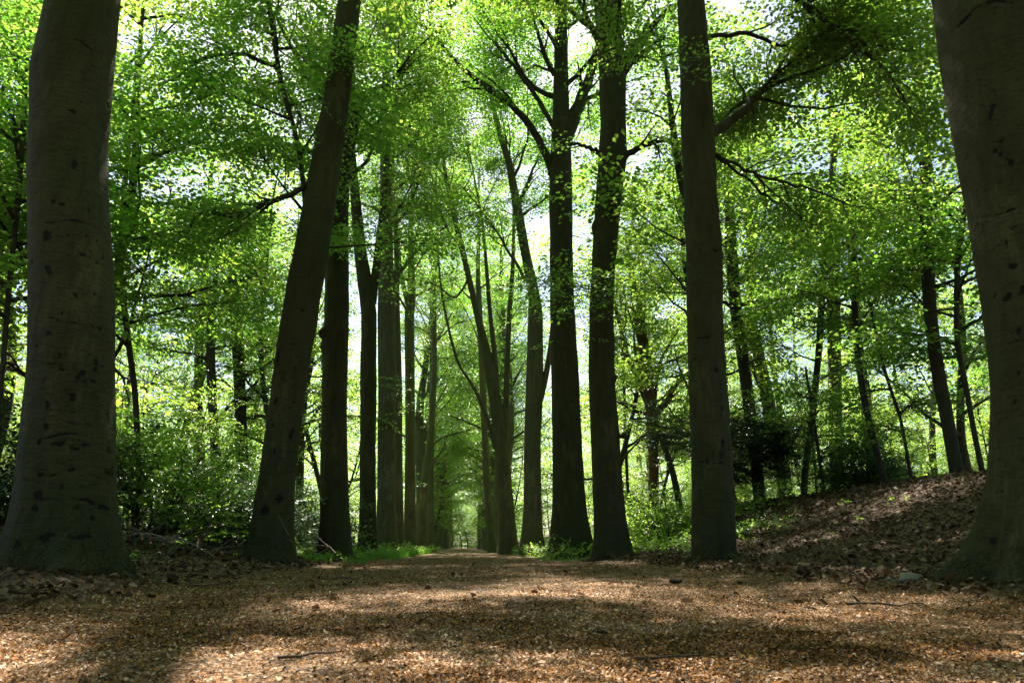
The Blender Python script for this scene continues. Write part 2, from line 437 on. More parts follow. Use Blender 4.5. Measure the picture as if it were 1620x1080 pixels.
def place_sprays(acc, kind, pts, dirs, rng, tilt=0.22, smin=0.75, smax=1.25):
    """sprays growing at pts along dirs, each nearly level"""
    pts = np.asarray(pts); dirs = np.asarray(dirs)
    if not len(pts): return
    protos = SPRAYS[kind]; which = rng.integers(0, len(protos), len(pts))
    for w, (V, F, lf, rv) in enumerate(protos):
        ix = np.nonzero(which == w)[0]
        if not len(ix): continue
        p = pts[ix]; d = dirs[ix].copy()
        d /= np.linalg.norm(d, axis=1)[:, None] + 1e-9
        up = np.array((0, 0, 1.0)) + rng.normal(0, tilt, (len(ix), 3))
        y = np.cross(up, d); y /= np.linalg.norm(y, axis=1)[:, None] + 1e-9
        z = np.cross(d, y)
        s = rng.uniform(smin, smax, len(ix))
        M = np.stack([d, y, z], -1) * s[:, None, None]
        W = np.einsum('nij,vj->nvi', M, V) + p[:, None]
        FF = F[None] + (np.arange(len(ix)) * len(V))[:, None, None]
        r = np.clip(rv[None] * 0.75 + rng.uniform(0, 0.25, len(ix))[:, None], 0, 1)
        acc.V.append(W.reshape(-1, 3)); acc.F.append(FF.reshape(-1, 4) + acc.n); acc.n += W.shape[0] * W.shape[1]
        acc.r.append(r.ravel()); acc.m.append(np.tile(lf, len(ix))); acc.a.append(np.zeros(W.shape[0] * W.shape[1]))


def path_sprays(path, rng, spacing, jit, skip=0.25, fan=1.0):
    """positions and directions for sprays along a branch path"""
    d = np.diff(path, axis=0); sl = np.linalg.norm(d, axis=1); s = np.concatenate([[0], np.cumsum(sl)])
    n = int(s[-1] * (1 - skip) / spacing) + 1
    q = rng.uniform(s[-1] * skip, s[-1], n)
    i = np.clip(np.searchsorted(s, q) - 1, 0, len(d) - 1); f = (q - s[i]) / (sl[i] + 1e-9)
    pos = path[i] + d[i] * f[:, None] + rng.normal(0, jit, (n, 3)) * np.array((1, 1, 0.6))
    dr = d[i] / (sl[i][:, None] + 1e-9)
    a = rng.choice([-1, 1], n) * rng.uniform(0.2, 1.2, n) * fan
    ca, sa = np.cos(a), np.sin(a)
    out = np.stack([dr[:, 0] * ca - dr[:, 1] * sa, dr[:, 0] * sa + dr[:, 1] * ca, dr[:, 2] * 0.3 + rng.normal(-0.05, 0.15, n)], -1)
    return pos, out


def grow_limb(wood, crown, p0, d0, L, r0, rng, kind, spacing, up=0.03, sub=6, seg=0.6, curl=0.16, path=None, skip0=0.35, dens=1.0, tap=0.8):
    """a limb with side branches; wood goes to one accumulator, sprays to the other"""
    if path is None: path = wander(p0, d0, L, seg, rng, curl, up)
    else: L = float(np.linalg.norm(np.diff(path, axis=0), axis=1).sum())
    n = len(path); t = np.linspace(0, 1, n)
    rad = r0 * (1 - 0.86 * t ** tap) + 0.004
    rad[0] *= 1.25
    V, F = tube(path, rad, 7 if r0 > 0.06 else 5); wood.add(V, F)
    P_, D_ = path_sprays(path, rng, spacing / dens, 0.14, max(skip0, 0.45)); place_sprays(crown, kind, P_, D_, rng)
    for k in range(sub):
        f = rng.uniform(skip0, 0.97); i = int(f * (n - 1)); b = path[i]
        dd = path[min(i + 1, n - 1)] - path[i]; dd /= np.linalg.norm(dd) + 1e-9
        a = rng.choice([-1, 1]) * rng.uniform(0.5, 1.15)
        ca, sa = math.cos(a), math.sin(a)
        nd = np.array((dd[0] * ca - dd[1] * sa, dd[0] * sa + dd[1] * ca, dd[2] * 0.5 + rng.normal(0.05, 0.2)))
        l2 = L * rng.uniform(0.28, 0.5) * (1.15 - 0.6 * f)
        l2 = max(l2, 0.8)
        p2 = wander(b, nd, l2, 0.4, rng, 0.16, 0.0, flat=0.06)
        m = len(p2); r2 = rad[i] * 0.5
        V, F = tube(p2, r2 * (1 - 0.85 * np.linspace(0, 1, m)) + 0.003, 4); wood.add(V, F)
        P_, D_ = path_sprays(p2, rng, spacing * 0.55 / dens, 0.2, 0.1); place_sprays(crown, kind, P_, D_, rng)
    return path


# ------------------------------------------------------------------ trunks
def trunk_mesh(acc, pts, rad, seed, n=24, step=0.12, flare=0.5, flare_h=0.7, lobes=5, rough=0.03, marks=(), zbase=0.0, face=-math.pi / 2,
               scars=0, lobe_amt=0.5, spots=0):
    rng = np.random.default_rng(seed)
    Pn, rn = resample(pts, rad, step)
    nr = len(Pn)
    _, u, v = frames(Pn)
    # keep the frame aligned with world x,y so that the marks face as planned
    u = np.tile(np.array((1.0, 0, 0)), (nr, 1)); v = np.tile(np.array((0, 1.0, 0)), (nr, 1))
    a = np.arange(n) / n * 2 * np.pi
    A, Hh = np.meshgrid(a, Pn[:, 2] - zbase)
    rr = np.repeat(rn[:, None], n, 1)
    nz = SNoise(seed, 3, 12, 0.12, 0.8); n2 = SNoise(seed + 1, 3, 14, 0.8, 3.0)
    ca, sa = np.cos(A) * 0.6, np.sin(A) * 0.6
    disp = rough * nz(ca, sa, Hh * 0.45) + rough * 0.35 * n2(ca, sa, Hh * 0.8)
    fl = np.exp(-np.clip(Hh, 0, None) / flare_h)
    ph = rng.uniform(0, 6.28, 4)
    lob = 0.5 + 0.5 * np.sin(lobes * A + ph[0] + 0.5 * np.sin(2 * A + ph[1]))
    lob = (1 - lobe_amt) + lobe_amt * lob ** 1.5 * (0.6 + 0.5 * (1 + np.sin(A + ph[2])) * 0.7)
    disp = disp + flare * fl * lob + 0.10 * flare * np.exp(-np.clip(Hh, 0, None) / (3 * flare_h)) * lob
    scar = np.zeros_like(A)
    w1 = SNoise(seed + 5, 3, 16, 0.8, 4.0); w2 = SNoise(seed + 6, 3, 16, 0.8, 4.0); w3 = SNoise(seed + 7, 3, 20, 2.0, 9.0)
    cx, sx = np.cos(A) * .45, np.sin(A) * .45
    Hw = Hh + 0.022 * w1(cx, sx, Hh) + 0.008 * w3(cx, sx, Hh); Aw = A + 0.05 * w2(cx, sx, Hh)
    brk = np.clip(0.65 + 0.6 * w3(cx + 3, sx, Hh), 0, 1.15)

    def spot(a0, h0, wa, wh, amp, dep, ring=False):
        da = (Aw - a0 + np.pi) % (2 * np.pi) - np.pi
        dx = da * rr; dh = Hw - h0
        q = np.sqrt((dx / wa) ** 2 + (dh / wh) ** 2)
        w = np.exp(-((q - 1) / 0.28) ** 2) if ring else np.exp(-q ** 2)
        return amp * w, dep * w

    def arc(a0, h0, half, drop, th, amp):
        """a dark line that runs round the trunk, low at its ends"""
        da = (Aw - a0 + np.pi) % (2 * np.pi) - np.pi
        dx = da * rr
        c = h0 - drop * (dx / half) ** 2
        return amp * brk * np.exp(-((Hw - c) / th) ** 2) * (np.abs(dx) < half) * np.clip(1.2 - np.abs(dx / half), 0, 1)
    for mk in marks:
        k, uu, h0, w, h, am = mk
        a0 = face + math.asin(max(-0.98, min(0.98, uu)))
        if k == 'spot':
            s_, d_ = spot(a0, h0, w, h, am, -0.012); scar += s_; disp = disp + d_
        elif k == 'ring':
            s_, d_ = spot(a0, h0, w, h, am, -0.008, True); scar += s_; disp = disp + d_
        elif k == 'arc':
            s_ = arc(a0, h0, w, h, 0.011, am); scar += s_; disp = disp - 0.01 * s_
        elif k == 'bump':
            s_, d_ = spot(a0, h0, w, h, 0, am); disp = disp + d_
    for _ in range(scars):
        h0 = rng.uniform(0.3, 7); a0 = rng.uniform(0, 6.28)
        s_ = arc(a0, h0, rng.uniform(0.12, 0.6), rng.uniform(-0.03, 0.06), rng.uniform(0.005, 0.012), rng.uniform(0.35, 0.9)); scar += s_
        disp = disp - 0.006 * s_
    for _ in range(spots):
        h0 = rng.gamma(2.5, 0.9); a0 = rng.uniform(0, 6.28); w = rng.uniform(0.008, 0.035)
        s_, d_ = spot(a0, h0, w, w * rng.uniform(0.5, 2.0), rng.uniform(0.5, 1.1), -0.006, rng.random() < 0.07); scar += s_; disp = disp + d_
    r = rr + disp * np.clip(rr / 0.4, 0.15, 1.6)
    # bark wrinkles of the root flare
    r = r + 0.012 * fl * np.sin(A * 46 + 9 * np.sin(Hh * 3.1 + A * 3)) * np.clip(rr / 0.4, 0.2, 1)
    V = Pn[:, None] + r[..., None] * (np.cos(A)[..., None] * u[:, None] + np.sin(A)[..., None] * v[:, None])
    acc.add(V.reshape(-1, 3), ring_faces(nr, n), attr=np.clip(scar, 0, 1).ravel())
    return Pn, rn


def pix_spine(edges, Y, leany=0.0):
    """(py, left, right) rows of the photograph -> centre line and radii at distance Y"""
    pts = []; rad = []
    for py, l, r in sorted(edges, reverse=True):
        p, t = P((l + r) / 2, py, Y); pts.append(p); rad.append((r - l) / 2 * t / 1080.0)
    return np.array(pts), np.array(rad)


def pix_path(rows, Y, y2=None):
    n = len(rows); ys = np.linspace(Y, Y if y2 is None else y2, n)
    return np.array([P(px, py, yy)[0] for (px, py), yy in zip(rows, ys)])


def densify(path, k=4, rng=None, j=0.02):
    s = np.linspace(0, len(path) - 1, (len(path) - 1) * k + 1)
    i = np.clip(s.astype(int), 0, len(path) - 2); f = (s - i)[:, None]
    p0 = path[np.clip(i - 1, 0, None)]; p1 = path[i]; p2 = path[i + 1]; p3 = path[np.clip(i + 2, None, len(path) - 1)]
    q = 0.5 * (2 * p1 + (p2 - p0) * f + (2 * p0 - 5 * p1 + 4 * p2 - p3) * f ** 2 + (3 * p1 - p0 - 3 * p2 + p3) * f ** 3)
    if rng is not None: q[1:-1] += rng.normal(0, j, q[1:-1].shape)
    return q


def extend_up(pts, rad, H, rng, lean=(0, 0)):
    """carry a trunk on above the photograph to height H"""
    p = pts[-1].copy(); d = pts[-1] - pts[-2]; d /= np.linalg.norm(d); r = rad[-1]
    P_ = [*pts]; R_ = [*rad]; z0 = p[2]; k = 0
    while p[2] < H:
        d = d + np.array((lean[0], lean[1], 0.12)) + rng.normal(0, 0.035, 3); d /= np.linalg.norm(d); p = p + d * 0.8
        P_.append(p.copy()); R_.append(max(0.03, r * (1 - 0.9 * (p[2] - z0) / (H - z0)))); k += 1
    return np.array(P_), np.array(R_)


def crown_limbs(wood, crown, Pn, rn, rng, z0, z1, count, Lmax, kind, spacing, elev=(0.35, 0.9), avoid=None, sub=6, dens=1.0, up=0.03, rfac=0.33):
    zs = Pn[:, 2]; a0 = rng.uniform(0, 6.28)
    for k in range(count):
        f = (k + rng.uniform(0.1, 0.9)) / count
        z = z0 + (z1 - z0) * f; i = int(np.searchsorted(zs, z)); i = min(max(i, 1), len(Pn) - 2)
        az = a0 + k * 2.4 + rng.normal(0, 0.3); e = rng.uniform(*elev) + 0.25 * f
        d = np.array((math.cos(az) * math.cos(e), math.sin(az) * math.cos(e), math.sin(e)))
        L = Lmax * (1 - 0.65 * f) * rng.uniform(0.75, 1.1)
        grow_limb(wood, crown, Pn[i], d, L, max(0.03, rn[i] * rfac * rng.uniform(0.7, 1.2)), rng, kind, spacing, up=up, sub=sub, dens=dens)


def finish_tree(root, trunk, crown, bark, leaf, limbs=()):
    base = np.array(root.location)
    def loc(acc):
        for i in range(len(acc.V)): acc.V[i] = acc.V[i] - base
    if trunk.n: loc(trunk); add('trunk', trunk.mesh(root.name + '_trunk', True, 'scar'), bark, root)
    if crown.n: loc(crown); add('crown', crown.mesh(root.name + '_crown'), [leaf, M_twig], root)
    for acc in limbs:
        loc(acc); add('limb', acc.mesh(root.name + '_limb', True, 'scar'), bark, root)

# ------------------------------------------------------------------ ground
def build_ground():
    def axis(lo, hi, near, d0, g):
        xs = [0.0]; d = d0
        while xs[-1] < max(hi, -lo):
            if xs[-1] > near: d *= g
            xs.append(xs[-1] + d)
        return np.array(xs)
    px = axis(0, 300, 13, 0.07, 1.07); xs = np.concatenate([-px[:0:-1], px])
    py = axis(0, 600, 18, 0.07, 1.045); ny = axis(0, 60, 1, 0.2, 1.2); ys = np.concatenate([-ny[:0:-1], py])
    X, Y = np.meshgrid(xs, ys)
    Z = gz(X, Y)
    V = np.stack([X, Y, Z], -1).reshape(-1, 3); n = len(xs)
    i = np.arange(len(ys) - 1)[:, None] * n; j = np.arange(n - 1)[None]
    F = np.stack([i + j, i + j + 1, i + n + j + 1, i + n + j], -1).reshape(-1, 4)
    bank = np.maximum(sstep(3.2, 4.6, X + 0.25 * N_mid(X, Y)), sstep(2.3, 3.6, -X + 0.25 * N_mid(X, Y)))
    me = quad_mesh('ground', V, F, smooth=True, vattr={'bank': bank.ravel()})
    tag(add('ground', me, M_ground), kind='structure')


build_ground()


def scatter(rng, n, ylo, yhi, xfun, power=1.0):
    """points on the ground, thinning with distance"""
    u = rng.random(n); y = (ylo ** (1 - power) + u * (yhi ** (1 - power) - ylo ** (1 - power))) ** (1 / (1 - power)) if power != 1 else ylo * (yhi / ylo) ** u
    x = xfun(y, rng.random(n)); return x, y


def chips(name, x, y, size, rng, mat, bend=0.4, tilt=0.35, lift=0.004, long=1.4, two=False, tone=None):
    n = len(x); z = gz(x, y)
    a = rng.uniform(0, 6.28, n); s = size * np.exp(rng.normal(0, 0.3, n)); w = s / long * rng.uniform(0.7, 1.1, n)
    nrm = np.stack([rng.normal(0, tilt, n), rng.normal(0, tilt, n), np.ones(n)], -1); nrm /= np.linalg.norm(nrm, axis=1)[:, None]
    d = np.stack([np.cos(a), np.sin(a), np.zeros(n)], -1); e = np.cross(nrm, d); e /= np.linalg.norm(e, axis=1)[:, None]; d = np.cross(e, nrm)
    c = np.stack([x, y, z + lift + s * 0.25 * np.abs(rng.normal(0, 1, n))], -1)
    b = bend * rng.uniform(-0.5, 1.0, n)
    S, W, Bn = s[:, None], w[:, None], (b * s)[:, None] * nrm
    rnd = rng.random(n) if tone is None else tone
    if two:
        q = [c - d * S * .5, c - d * S * .15 + e * W * .5 + Bn * .5, c + d * S * .25 + e * W * .45 + Bn * .6, c + d * S * .5 + Bn * .3, c + d * S * .25 - e * W * .45 + Bn * .6, c - d * S * .15 - e * W * .5 + Bn * .5]
        V = np.stack(q, 1).reshape(-1, 3); k = np.arange(n)[:, None] * 6
        F = np.concatenate([k + np.array((0, 3, 2, 1)), k + np.array((0, 5, 4, 3))], 1).reshape(-1, 4); rnd = np.repeat(rnd, 2)
    else:
        q = [c - d * S * .5 + Bn * .3, c + e * W * .5 - Bn * .3, c + d * S * .5 + Bn * .3, c - e * W * .5 - Bn * .3]
        V = np.stack(q, 1).reshape(-1, 3); F = np.arange(n)[:, None] * 4 + np.arange(4)
    return V, F, rnd


def build_litter():
    rng = np.random.default_rng(5)
    acc = Acc()
    xf = lambda y, u: -(0.72 * y + 0.6) + u * (1.6 * y + 1.2)
    x, y = scatter(rng, 400000, 1.3, 26, xf, 2.1)
    b = np.maximum(sstep(3.4, 4.8, x), sstep(2.6, 3.8, -x)); keep = rng.random(len(x)) > np.maximum(b * 0.75, 0.8 * sstep(0.25, 1.2, N_mid(x * .8 + 9, y * .5)))
    x, y = x[keep], y[keep]
    size = 0.0105 + 0.0015 * np.clip(y - 2, 0, 12)
    tone = np.clip(0.5 + 0.20 * N_mid(x * 1.7, y * 1.7) + rng.normal(0, 0.26, len(x)), 0, 0.97)
    V, F, r = chips('', x, y, size, rng, None, bend=0.5, tilt=0.5, tone=tone)
    acc.add(V, F, r)
    tag(add('bud_scale_litter', acc.mesh('bud_scale_litter'), M_chip), kind='stuff')
    acc = Acc()
    xl = -rng.uniform(2.7, 12, 26000) ; yl = rng.uniform(2.5, 24, 26000)
    xr = rng.uniform(3.3, 14, 46000); yr = rng.uniform(3.0, 30, 46000)
    x0, y0 = scatter(rng, 450, 1.4, 24, lambda y, u: -3.2 + u * 7, 1.2)
    x0, y0 = x0[y0 > 4.2], y0[y0 > 4.2]
    x, y = np.concatenate([xl, xr, x0]), np.concatenate([yl, yr, y0])
    V, F, r = chips('', x, y, 0.062, rng, None, bend=0.5, tilt=0.55, lift=0.006, long=1.7, two=True)
    acc.add(V, F, r)
    tag(add('dry_leaf_litter', acc.mesh('dry_leaf_litter'), M_dry), kind='stuff')


build_litter()

# ------------------------------------------------------------------ the avenue's near beeches
heroes = []


def base_of(Y, l, r):
    p, _ = P((l + r) / 2, 866, Y); return (p[0], Y, float(gz(p[0], Y)))


def hero(label, Y, edges, H, first, seed, limbs=(), nlimb=16, Lmax=6.5, kind='fine', spacing=0.32, flare=0.3, flare_h=0.4, n=40, step=0.1, marks=(), scars=14, spots=20,
         rough=0.02, bark=None, lean=(0, 0), dens=1.0, name='beech_tree', lobes=5, group='beeches lining the avenue', last=None, extra=(), lobe_amt=0.5, elev=(0.35, 0.9), stems=(), wscale=1.0, roots=0):
    rng = np.random.default_rng(seed)
    loc = base_of(Y, *edges[-1][1:]); root = thing(name, label, 'tree', loc, 0, group)
    if name == 'beech_tree' and Y > 20: H += 4.5; Lmax += 1.0; nlimb += 1
    pts, rad = pix_spine(edges, Y); rad = rad * wscale
    z0 = loc[2] - 0.25
    d = pts[0] - pts[1]; 
    k = (pts[0][2] - z0)
    if k > 0.02: pts = np.vstack([[pts[0] + np.array((d[0] / max(abs(d[2]), .05) * 0 , 0, -k))], pts]); rad = np.concatenate([[rad[0]], rad])
    pts, rad = extend_up(pts, rad, H, rng, lean)
    tr, cr = Acc(), Acc()
    mk = []
    for m in marks:                       # (kind, u, py, w, h, amp): u = place across the trunk, py = row of the photograph
        p, _ = P(edges[0][1], m[2], Y); k_ = 0.72 if m[0] == 'spot' else 1.0; mk.append((m[0], m[1], p[2] - loc[2], m[3] * k_, m[4] * k_, m[5]))
    face = math.atan2(-pts[0][1], -pts[0][0])
    Pn, rn = trunk_mesh(tr, pts, rad, seed, n, step, flare, flare_h, lobes, rough, mk, loc[2], face, scars, lobe_amt, spots)
    rr = np.random.default_rng(seed + 50)
    for k in range(roots):                # surface roots that run out into the litter
        az = k * 6.283 / roots + rr.normal(0, .25); L = rad[0] * rr.uniform(1.3, 2.2); m = 22; q = np.linspace(0, 1, m)
        a_ = az + np.cumsum(rr.normal(0, .07, m)); st = L / m
        x_ = loc[0] + math.cos(az) * rad[0] * .55 + np.cumsum(np.cos(a_)) * st; y_ = loc[1] + math.sin(az) * rad[0] * .55 + np.cumsum(np.sin(a_)) * st
        r_ = rad[0] * rr.uniform(.2, .3) * (1 - .8 * q) ; z_ = gz(x_, y_) + rad[0] * .55 * np.exp(-q * 5.5) - r_ * .35 - .05 * q ** 3 + .006 * np.sin(q * 17 + k)
        V, F = tube(np.stack([x_, y_, z_], -1), r_ * (1 + .12 * np.sin(q * 23 + k)), 12); tr.add(V, F)
    for rows, w0 in stems:                # further stems of the same tree
        sp = densify(pix_path(rows, Y), 4, rng, 0.01); _, t = P(*rows[0], Y); r0 = w0 / 2 * t / 1080
        sp, sr = extend_up(sp, np.linspace(r0, r0 * 0.55, len(sp)), H * 0.92, rng)
        Ps, rs = trunk_mesh(tr, sp, sr, seed + 3, 16, 0.15, 0, 1, rough=0.01, zbase=loc[2])
        crown_limbs(tr, cr, Ps, rs, rng, max(first, Ps[0][2] + 1), H * 0.9, nlimb // 2, Lmax * 0.7, kind, spacing, elev, dens=dens)
    crown_limbs(tr, cr, Pn, rn, rng, first, last or H - 0.6, nlimb, Lmax, kind, spacing, elev, dens=dens)
    LB = []
    for lb in limbs:                      # limbs the photograph shows: (rows, width px, sprays density, Y at the tip)
        rows, w0, dn, y2 = lb
        a = Acc(); path = densify(pix_path(rows, Y, y2), 5, rng, 0.02); _, t = P(*rows[0], Y)
        grow_limb(a, cr, None, None, None, w0 / 2 * t / 1080, rng, kind, spacing, path=path, sub=int(8 * dn), dens=max(dn, 0.4) * 0.7, skip0=0.25, tap=1.5)
        LB.append(a)
    for (px, py, y, n_, ex, ez) in extra:      # low sprays on thin shoots
        c, _ = P(px, py, y); i = int(np.argmin(np.abs(Pn[:, 2] - c[2] - 0.5)))
        for q in range(3):
            tip = c + rng.normal(0, 1, 3) * np.array((ex, ex, ez)); sh = densify(np.array([Pn[i], (Pn[i] + tip) / 2 + (0, 0, .15), tip]), 4, rng, 0.02)
            V, F = tube(sh, np.linspace(0.02, 0.005, len(sh)), 4); tr.add(V, F)
        pp = c + rng.normal(0, 1, (n_, 3)) * np.array((ex, ex, ez)); dd = pp - Pn[i] ; dd[:, 2] *= 0.2
        place_sprays(cr, 'fine', pp, dd, rng)
    finish_tree(root, tr, cr, bark or M_bark_shaded, M_leaf, LB)
    heroes.append(root); return root


# near left trunk
L1 = [(0, 75, 187), (60, 62, 184), (100, 54, 180), (140, 48, 176), (200, 46, 172), (260, 45, 170), (320, 44, 173), (400, 45, 179), (500, 47, 181), (600, 43, 181),
      (700, 33, 181), (780, 27, 181), (840, 22, 182), (888, 18, 184)]
mk1 = [('arc', 0.1, 96, 0.35, 0.12, 1), ('bump', -0.95, 125, 0.1, 0.16, 0.012), ('arc', 0.05, 200, 0.4, 0.02, .6), ('spot', 0.1, 202, 0.03, 0.05, 1), ('arc', 0.2, 265, 0.3, 0.35, 1), ('spot', .15, 282, 0.04, 0.1, .9),
       ('spot', -0.4, 345, 0.03, 0.05, 1), ('arc', 0.1, 372, 0.45, 0.03, .9), ('spot', -0.55, 395, 0.06, 0.12, 1), ('bump', -0.55, 395, 0.09, 0.14, 0.01), ('spot', -.2, 348, 0.04, 0.04, 1), ('spot', .25, 412, 0.07, 0.03, .8), ('spot', .6, 420, .04, .03, .8),
       ('arc', -0.2, 470, 0.4, 0.02, .5), ('arc', 0.0, 525, 0.5, 0.01, .7),
       ('spot', -.25, 575, .015, .05, .9), ('spot', .3, 585, .05, .012, .9), ('spot', .5, 588, .03, .03, 1), ('spot', .45, 610, .06, .03, 1), ('arc', -.5, 590, .2, .05, .8), ('spot', -.2, 600, .05, .03, .9),
       ('arc', -.1, 636, .35, 0, .8), ('arc', .1, 662, .3, .01, .6), ('spot', .15, 640, .03, .08, .9), ('spot', .8, 662, .02, .1, .9), ('arc', .05, 700, .35, .1, 1), ('spot', -.2, 712, .09, .025, .8), ('spot', .1, 722, .07, .02, .8),
       ('spot', .3, 716, .07, .03, .8), ('spot', -.55, 708, .03, .04, .9), ('arc', 0, 752, .3, .08, 1), ('spot', .1, 752, .06, .02, .9), ('spot', -.5, 752, .05, .03, .9), ('spot', .8, 745, .1, .03, .9), ('arc', -.6, 762, .2, .02, .9),
       ('spot', -.1, 775, .03, .05, .7), ('spot', .35, 795, .12, .03, .7), ('spot', .7, 800, .07, .04, .8), ('spot', .1, 805, .06, .05, .7), ('spot', .4, 820, .05, .06, .8), ('arc', .15, 838, .35, .15, 1), ('spot', .25, 850, .16, .04, .8), ('spot', -.3, 850, .1, .12, .7)]
hero('massive grey beech trunk at the left edge, its bark covered in carved scars', 7.2, L1, 24, 8.2, 11, n=200, step=0.016, flare=0.18, flare_h=0.28, marks=mk1, scars=34, spots=130,
     nlimb=13, Lmax=7.5, dens=2.6, lobes=6, roots=7, rough=0.012, wscale=0.89, extra=())
# near right trunk, half outside the picture
R1 = [(0, 1487, 1665), (100, 1502, 1680), (200, 1521, 1696), (300, 1540, 1716), (400, 1558, 1738), (500, 1573, 1756), (600, 1581, 1770), (700, 1583, 1778), (790, 1584, 1784), (915, 1580, 1795)]
mkr = [('arc', -0.3, 50, .5, .2, 1), ('spot', -.55, 55, .12, .03, 1), ('bump', -.1, 48, .15, .1, .03), ('spot', -.1, 45, .05, .08, 1), ('spot', -.45, 205, .025, .12, 1), ('spot', -.4, 195, .02, .05, 1), ('spot', -.42, 255, .03, .03, 1), ('spot', -.3, 245, .05, .02, .8), ('spot', -.25, 280, .04, .06, 1),
       ('spot', -.35, 262, .03, .05, .9), ('arc', -.3, 350, .5, -.12, .8), ('spot', -.5, 390, .02, .08, .9), ('spot', -.45, 430, .04, .05, 1), ('spot', -.6, 470, .03, .04, 1), ('spot', -.4, 470, .04, .05, 1), ('spot', -.3, 480, .03, .03, .9), ('spot', -.5, 530, .03, .05, .9),
       ('arc', -.4, 545, .3, 0, .8), ('spot', -.5, 600, .03, .05, .8), ('arc', -.4, 700, .3, .02, .7), ('arc', -.4, 735, .3, .02, .8), ('spot', -.6, 640, .04, .03, .8), ('spot', -.35, 660, .06, .03, .8)]
hero('massive beech trunk at the right edge with roots spreading over the leaf litter', 5.5, R1, 24, 7.8, 12, n=200, step=0.016, flare=0.5, flare_h=0.34, marks=mkr, scars=30, spots=80,
     nlimb=13, Lmax=7.5, dens=2.6, lobes=7, roots=9, rough=0.012, wscale=0.95, lobe_amt=0.75)
# left row
hero('beech trunk leaning far to the right, second in the left row', 13,
     [(0, 534, 571), (60, 526, 566), (100, 520, 560), (200, 503, 549), (300, 486, 533), (400, 465, 517), (500, 446, 501), (600, 431, 485), (700, 417, 473), (800, 404, 465), (850, 399, 464), (882, 397, 465)],
     23, 12.5, 13, n=90, step=0.03, flare=0.13, flare_h=0.3, scars=26, spots=60, lobes=4, roots=5, nlimb=12, dens=2.0, Lmax=6.3,
     limbs=[([(492, 290), (450, 311), (405, 328), (365, 345), (320, 335), (290, 375)], 9, 1.6, 12.0)],
     extra=[(545, 105, 12.6, 10, .35, .2), (560, 215, 13.5, 16, .5, .3)],
     marks=[('spot', .1, 500, .05, .04, 1), ('spot', .3, 445, .12, .015, 1), ('spot', -.6, 640, .05, .1, .9), ('spot', .5, 690, .08, .2, .7), ('spot', -.3, 720, .06, .1, .8), ('spot', -.4, 810, .1, .15, .8), ('spot', .2, 790, .12, .2, .6), ('bump', -.9, 575, .05, .2, .03), ('spot', -.8, 575, .05, .2, .8)])
hero('straight beech with a burl on its left side, third in the left row', 18,
     [(200, 531, 560), (300, 521, 553), (350, 516, 551), (450, 515, 551), (515, 514, 551), (540, 511, 550), (600, 511, 549), (700, 510, 548), (800, 508, 550), (860, 506, 554), (876, 505, 556)],
     22, 9.5, 14, n=60, step=0.05, flare=0.1, flare_h=0.35, roots=6, nlimb=20, Lmax=6.0,
     marks=[('bump', -.95, 530, .14, .16, .2), ('spot', -.9, 530, .1, .14, .7), ('bump', -.95, 552, .08, .12, .1)], extra=[(540, 320, 17.0, 14, .6, .4), (600, 330, 17, 22, .8, .4), (575, 265, 16, 20, .8, .5)])
hero('dark beech forking into two stems above head height, fourth in the left row', 23,
     [(180, 545, 556), (350, 557, 574), (400, 560, 580), (450, 566, 591), (500, 572, 596), (600, 570, 596), (700, 570, 594), (800, 569, 594), (868, 567, 596)], 21, 13, 15, n=36, step=0.08, flare=0.12,
     stems=[([(588, 480), (594, 430), (600, 380), (606, 320), (612, 250)], 15)], nlimb=14, Lmax=5.0, kind='mid', spacing=0.38)
hero('thick upright beech with leafy shoots, fifth in the left row', 27,
     [(180, 602, 618), (350, 601, 621), (400, 600, 622), (500, 597, 624), (600, 598, 625), (700, 598, 625), (800, 597, 627), (868, 596, 630)], 23, 10, 16, n=36, step=0.08, flare=0.12, bark=M_bark_lit, nlimb=18, Lmax=5.5, kind='mid', spacing=0.38,
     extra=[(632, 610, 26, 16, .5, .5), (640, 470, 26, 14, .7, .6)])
hero('slim beech trunk partly hidden behind the fifth of the left row', 32, [(450, 622, 632), (500, 622, 633), (600, 623, 636), (750, 624, 637), (866, 623, 639)], 21, 12, 17, n=30, step=0.1, flare=0.1, bark=M_bark_lit, nlimb=14, Lmax=5, kind='mid', spacing=0.38)
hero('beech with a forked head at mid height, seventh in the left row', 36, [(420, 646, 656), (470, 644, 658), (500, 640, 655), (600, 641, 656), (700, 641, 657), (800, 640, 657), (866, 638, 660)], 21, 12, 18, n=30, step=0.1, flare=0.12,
     stems=[([(648, 490), (640, 460), (634, 430), (630, 380)], 9)], bark=M_bark_lit, nlimb=14, Lmax=5, kind='mid', spacing=0.38)
hero('beech bowing rightwards over the path, eighth in the left row', 42, [(520, 683, 691), (600, 682, 691), (680, 678, 688), (740, 668, 681), (800, 662, 675), (864, 660, 675)], 22, 12, 19, n=24, step=0.12, flare=0.12, bark=M_bark_lit, nlimb=14, Lmax=5, kind='mid', spacing=0.4)
hero('pale straight beech, ninth in the left row', 50, [(500, 680, 689), (600, 680, 690), (700, 676, 687), (800, 674, 686), (864, 672, 688)], 22, 12, 20, n=24, step=0.12, flare=0.12, bark=M_bark_lit, nlimb=14, Lmax=5, kind='mid', spacing=0.4)
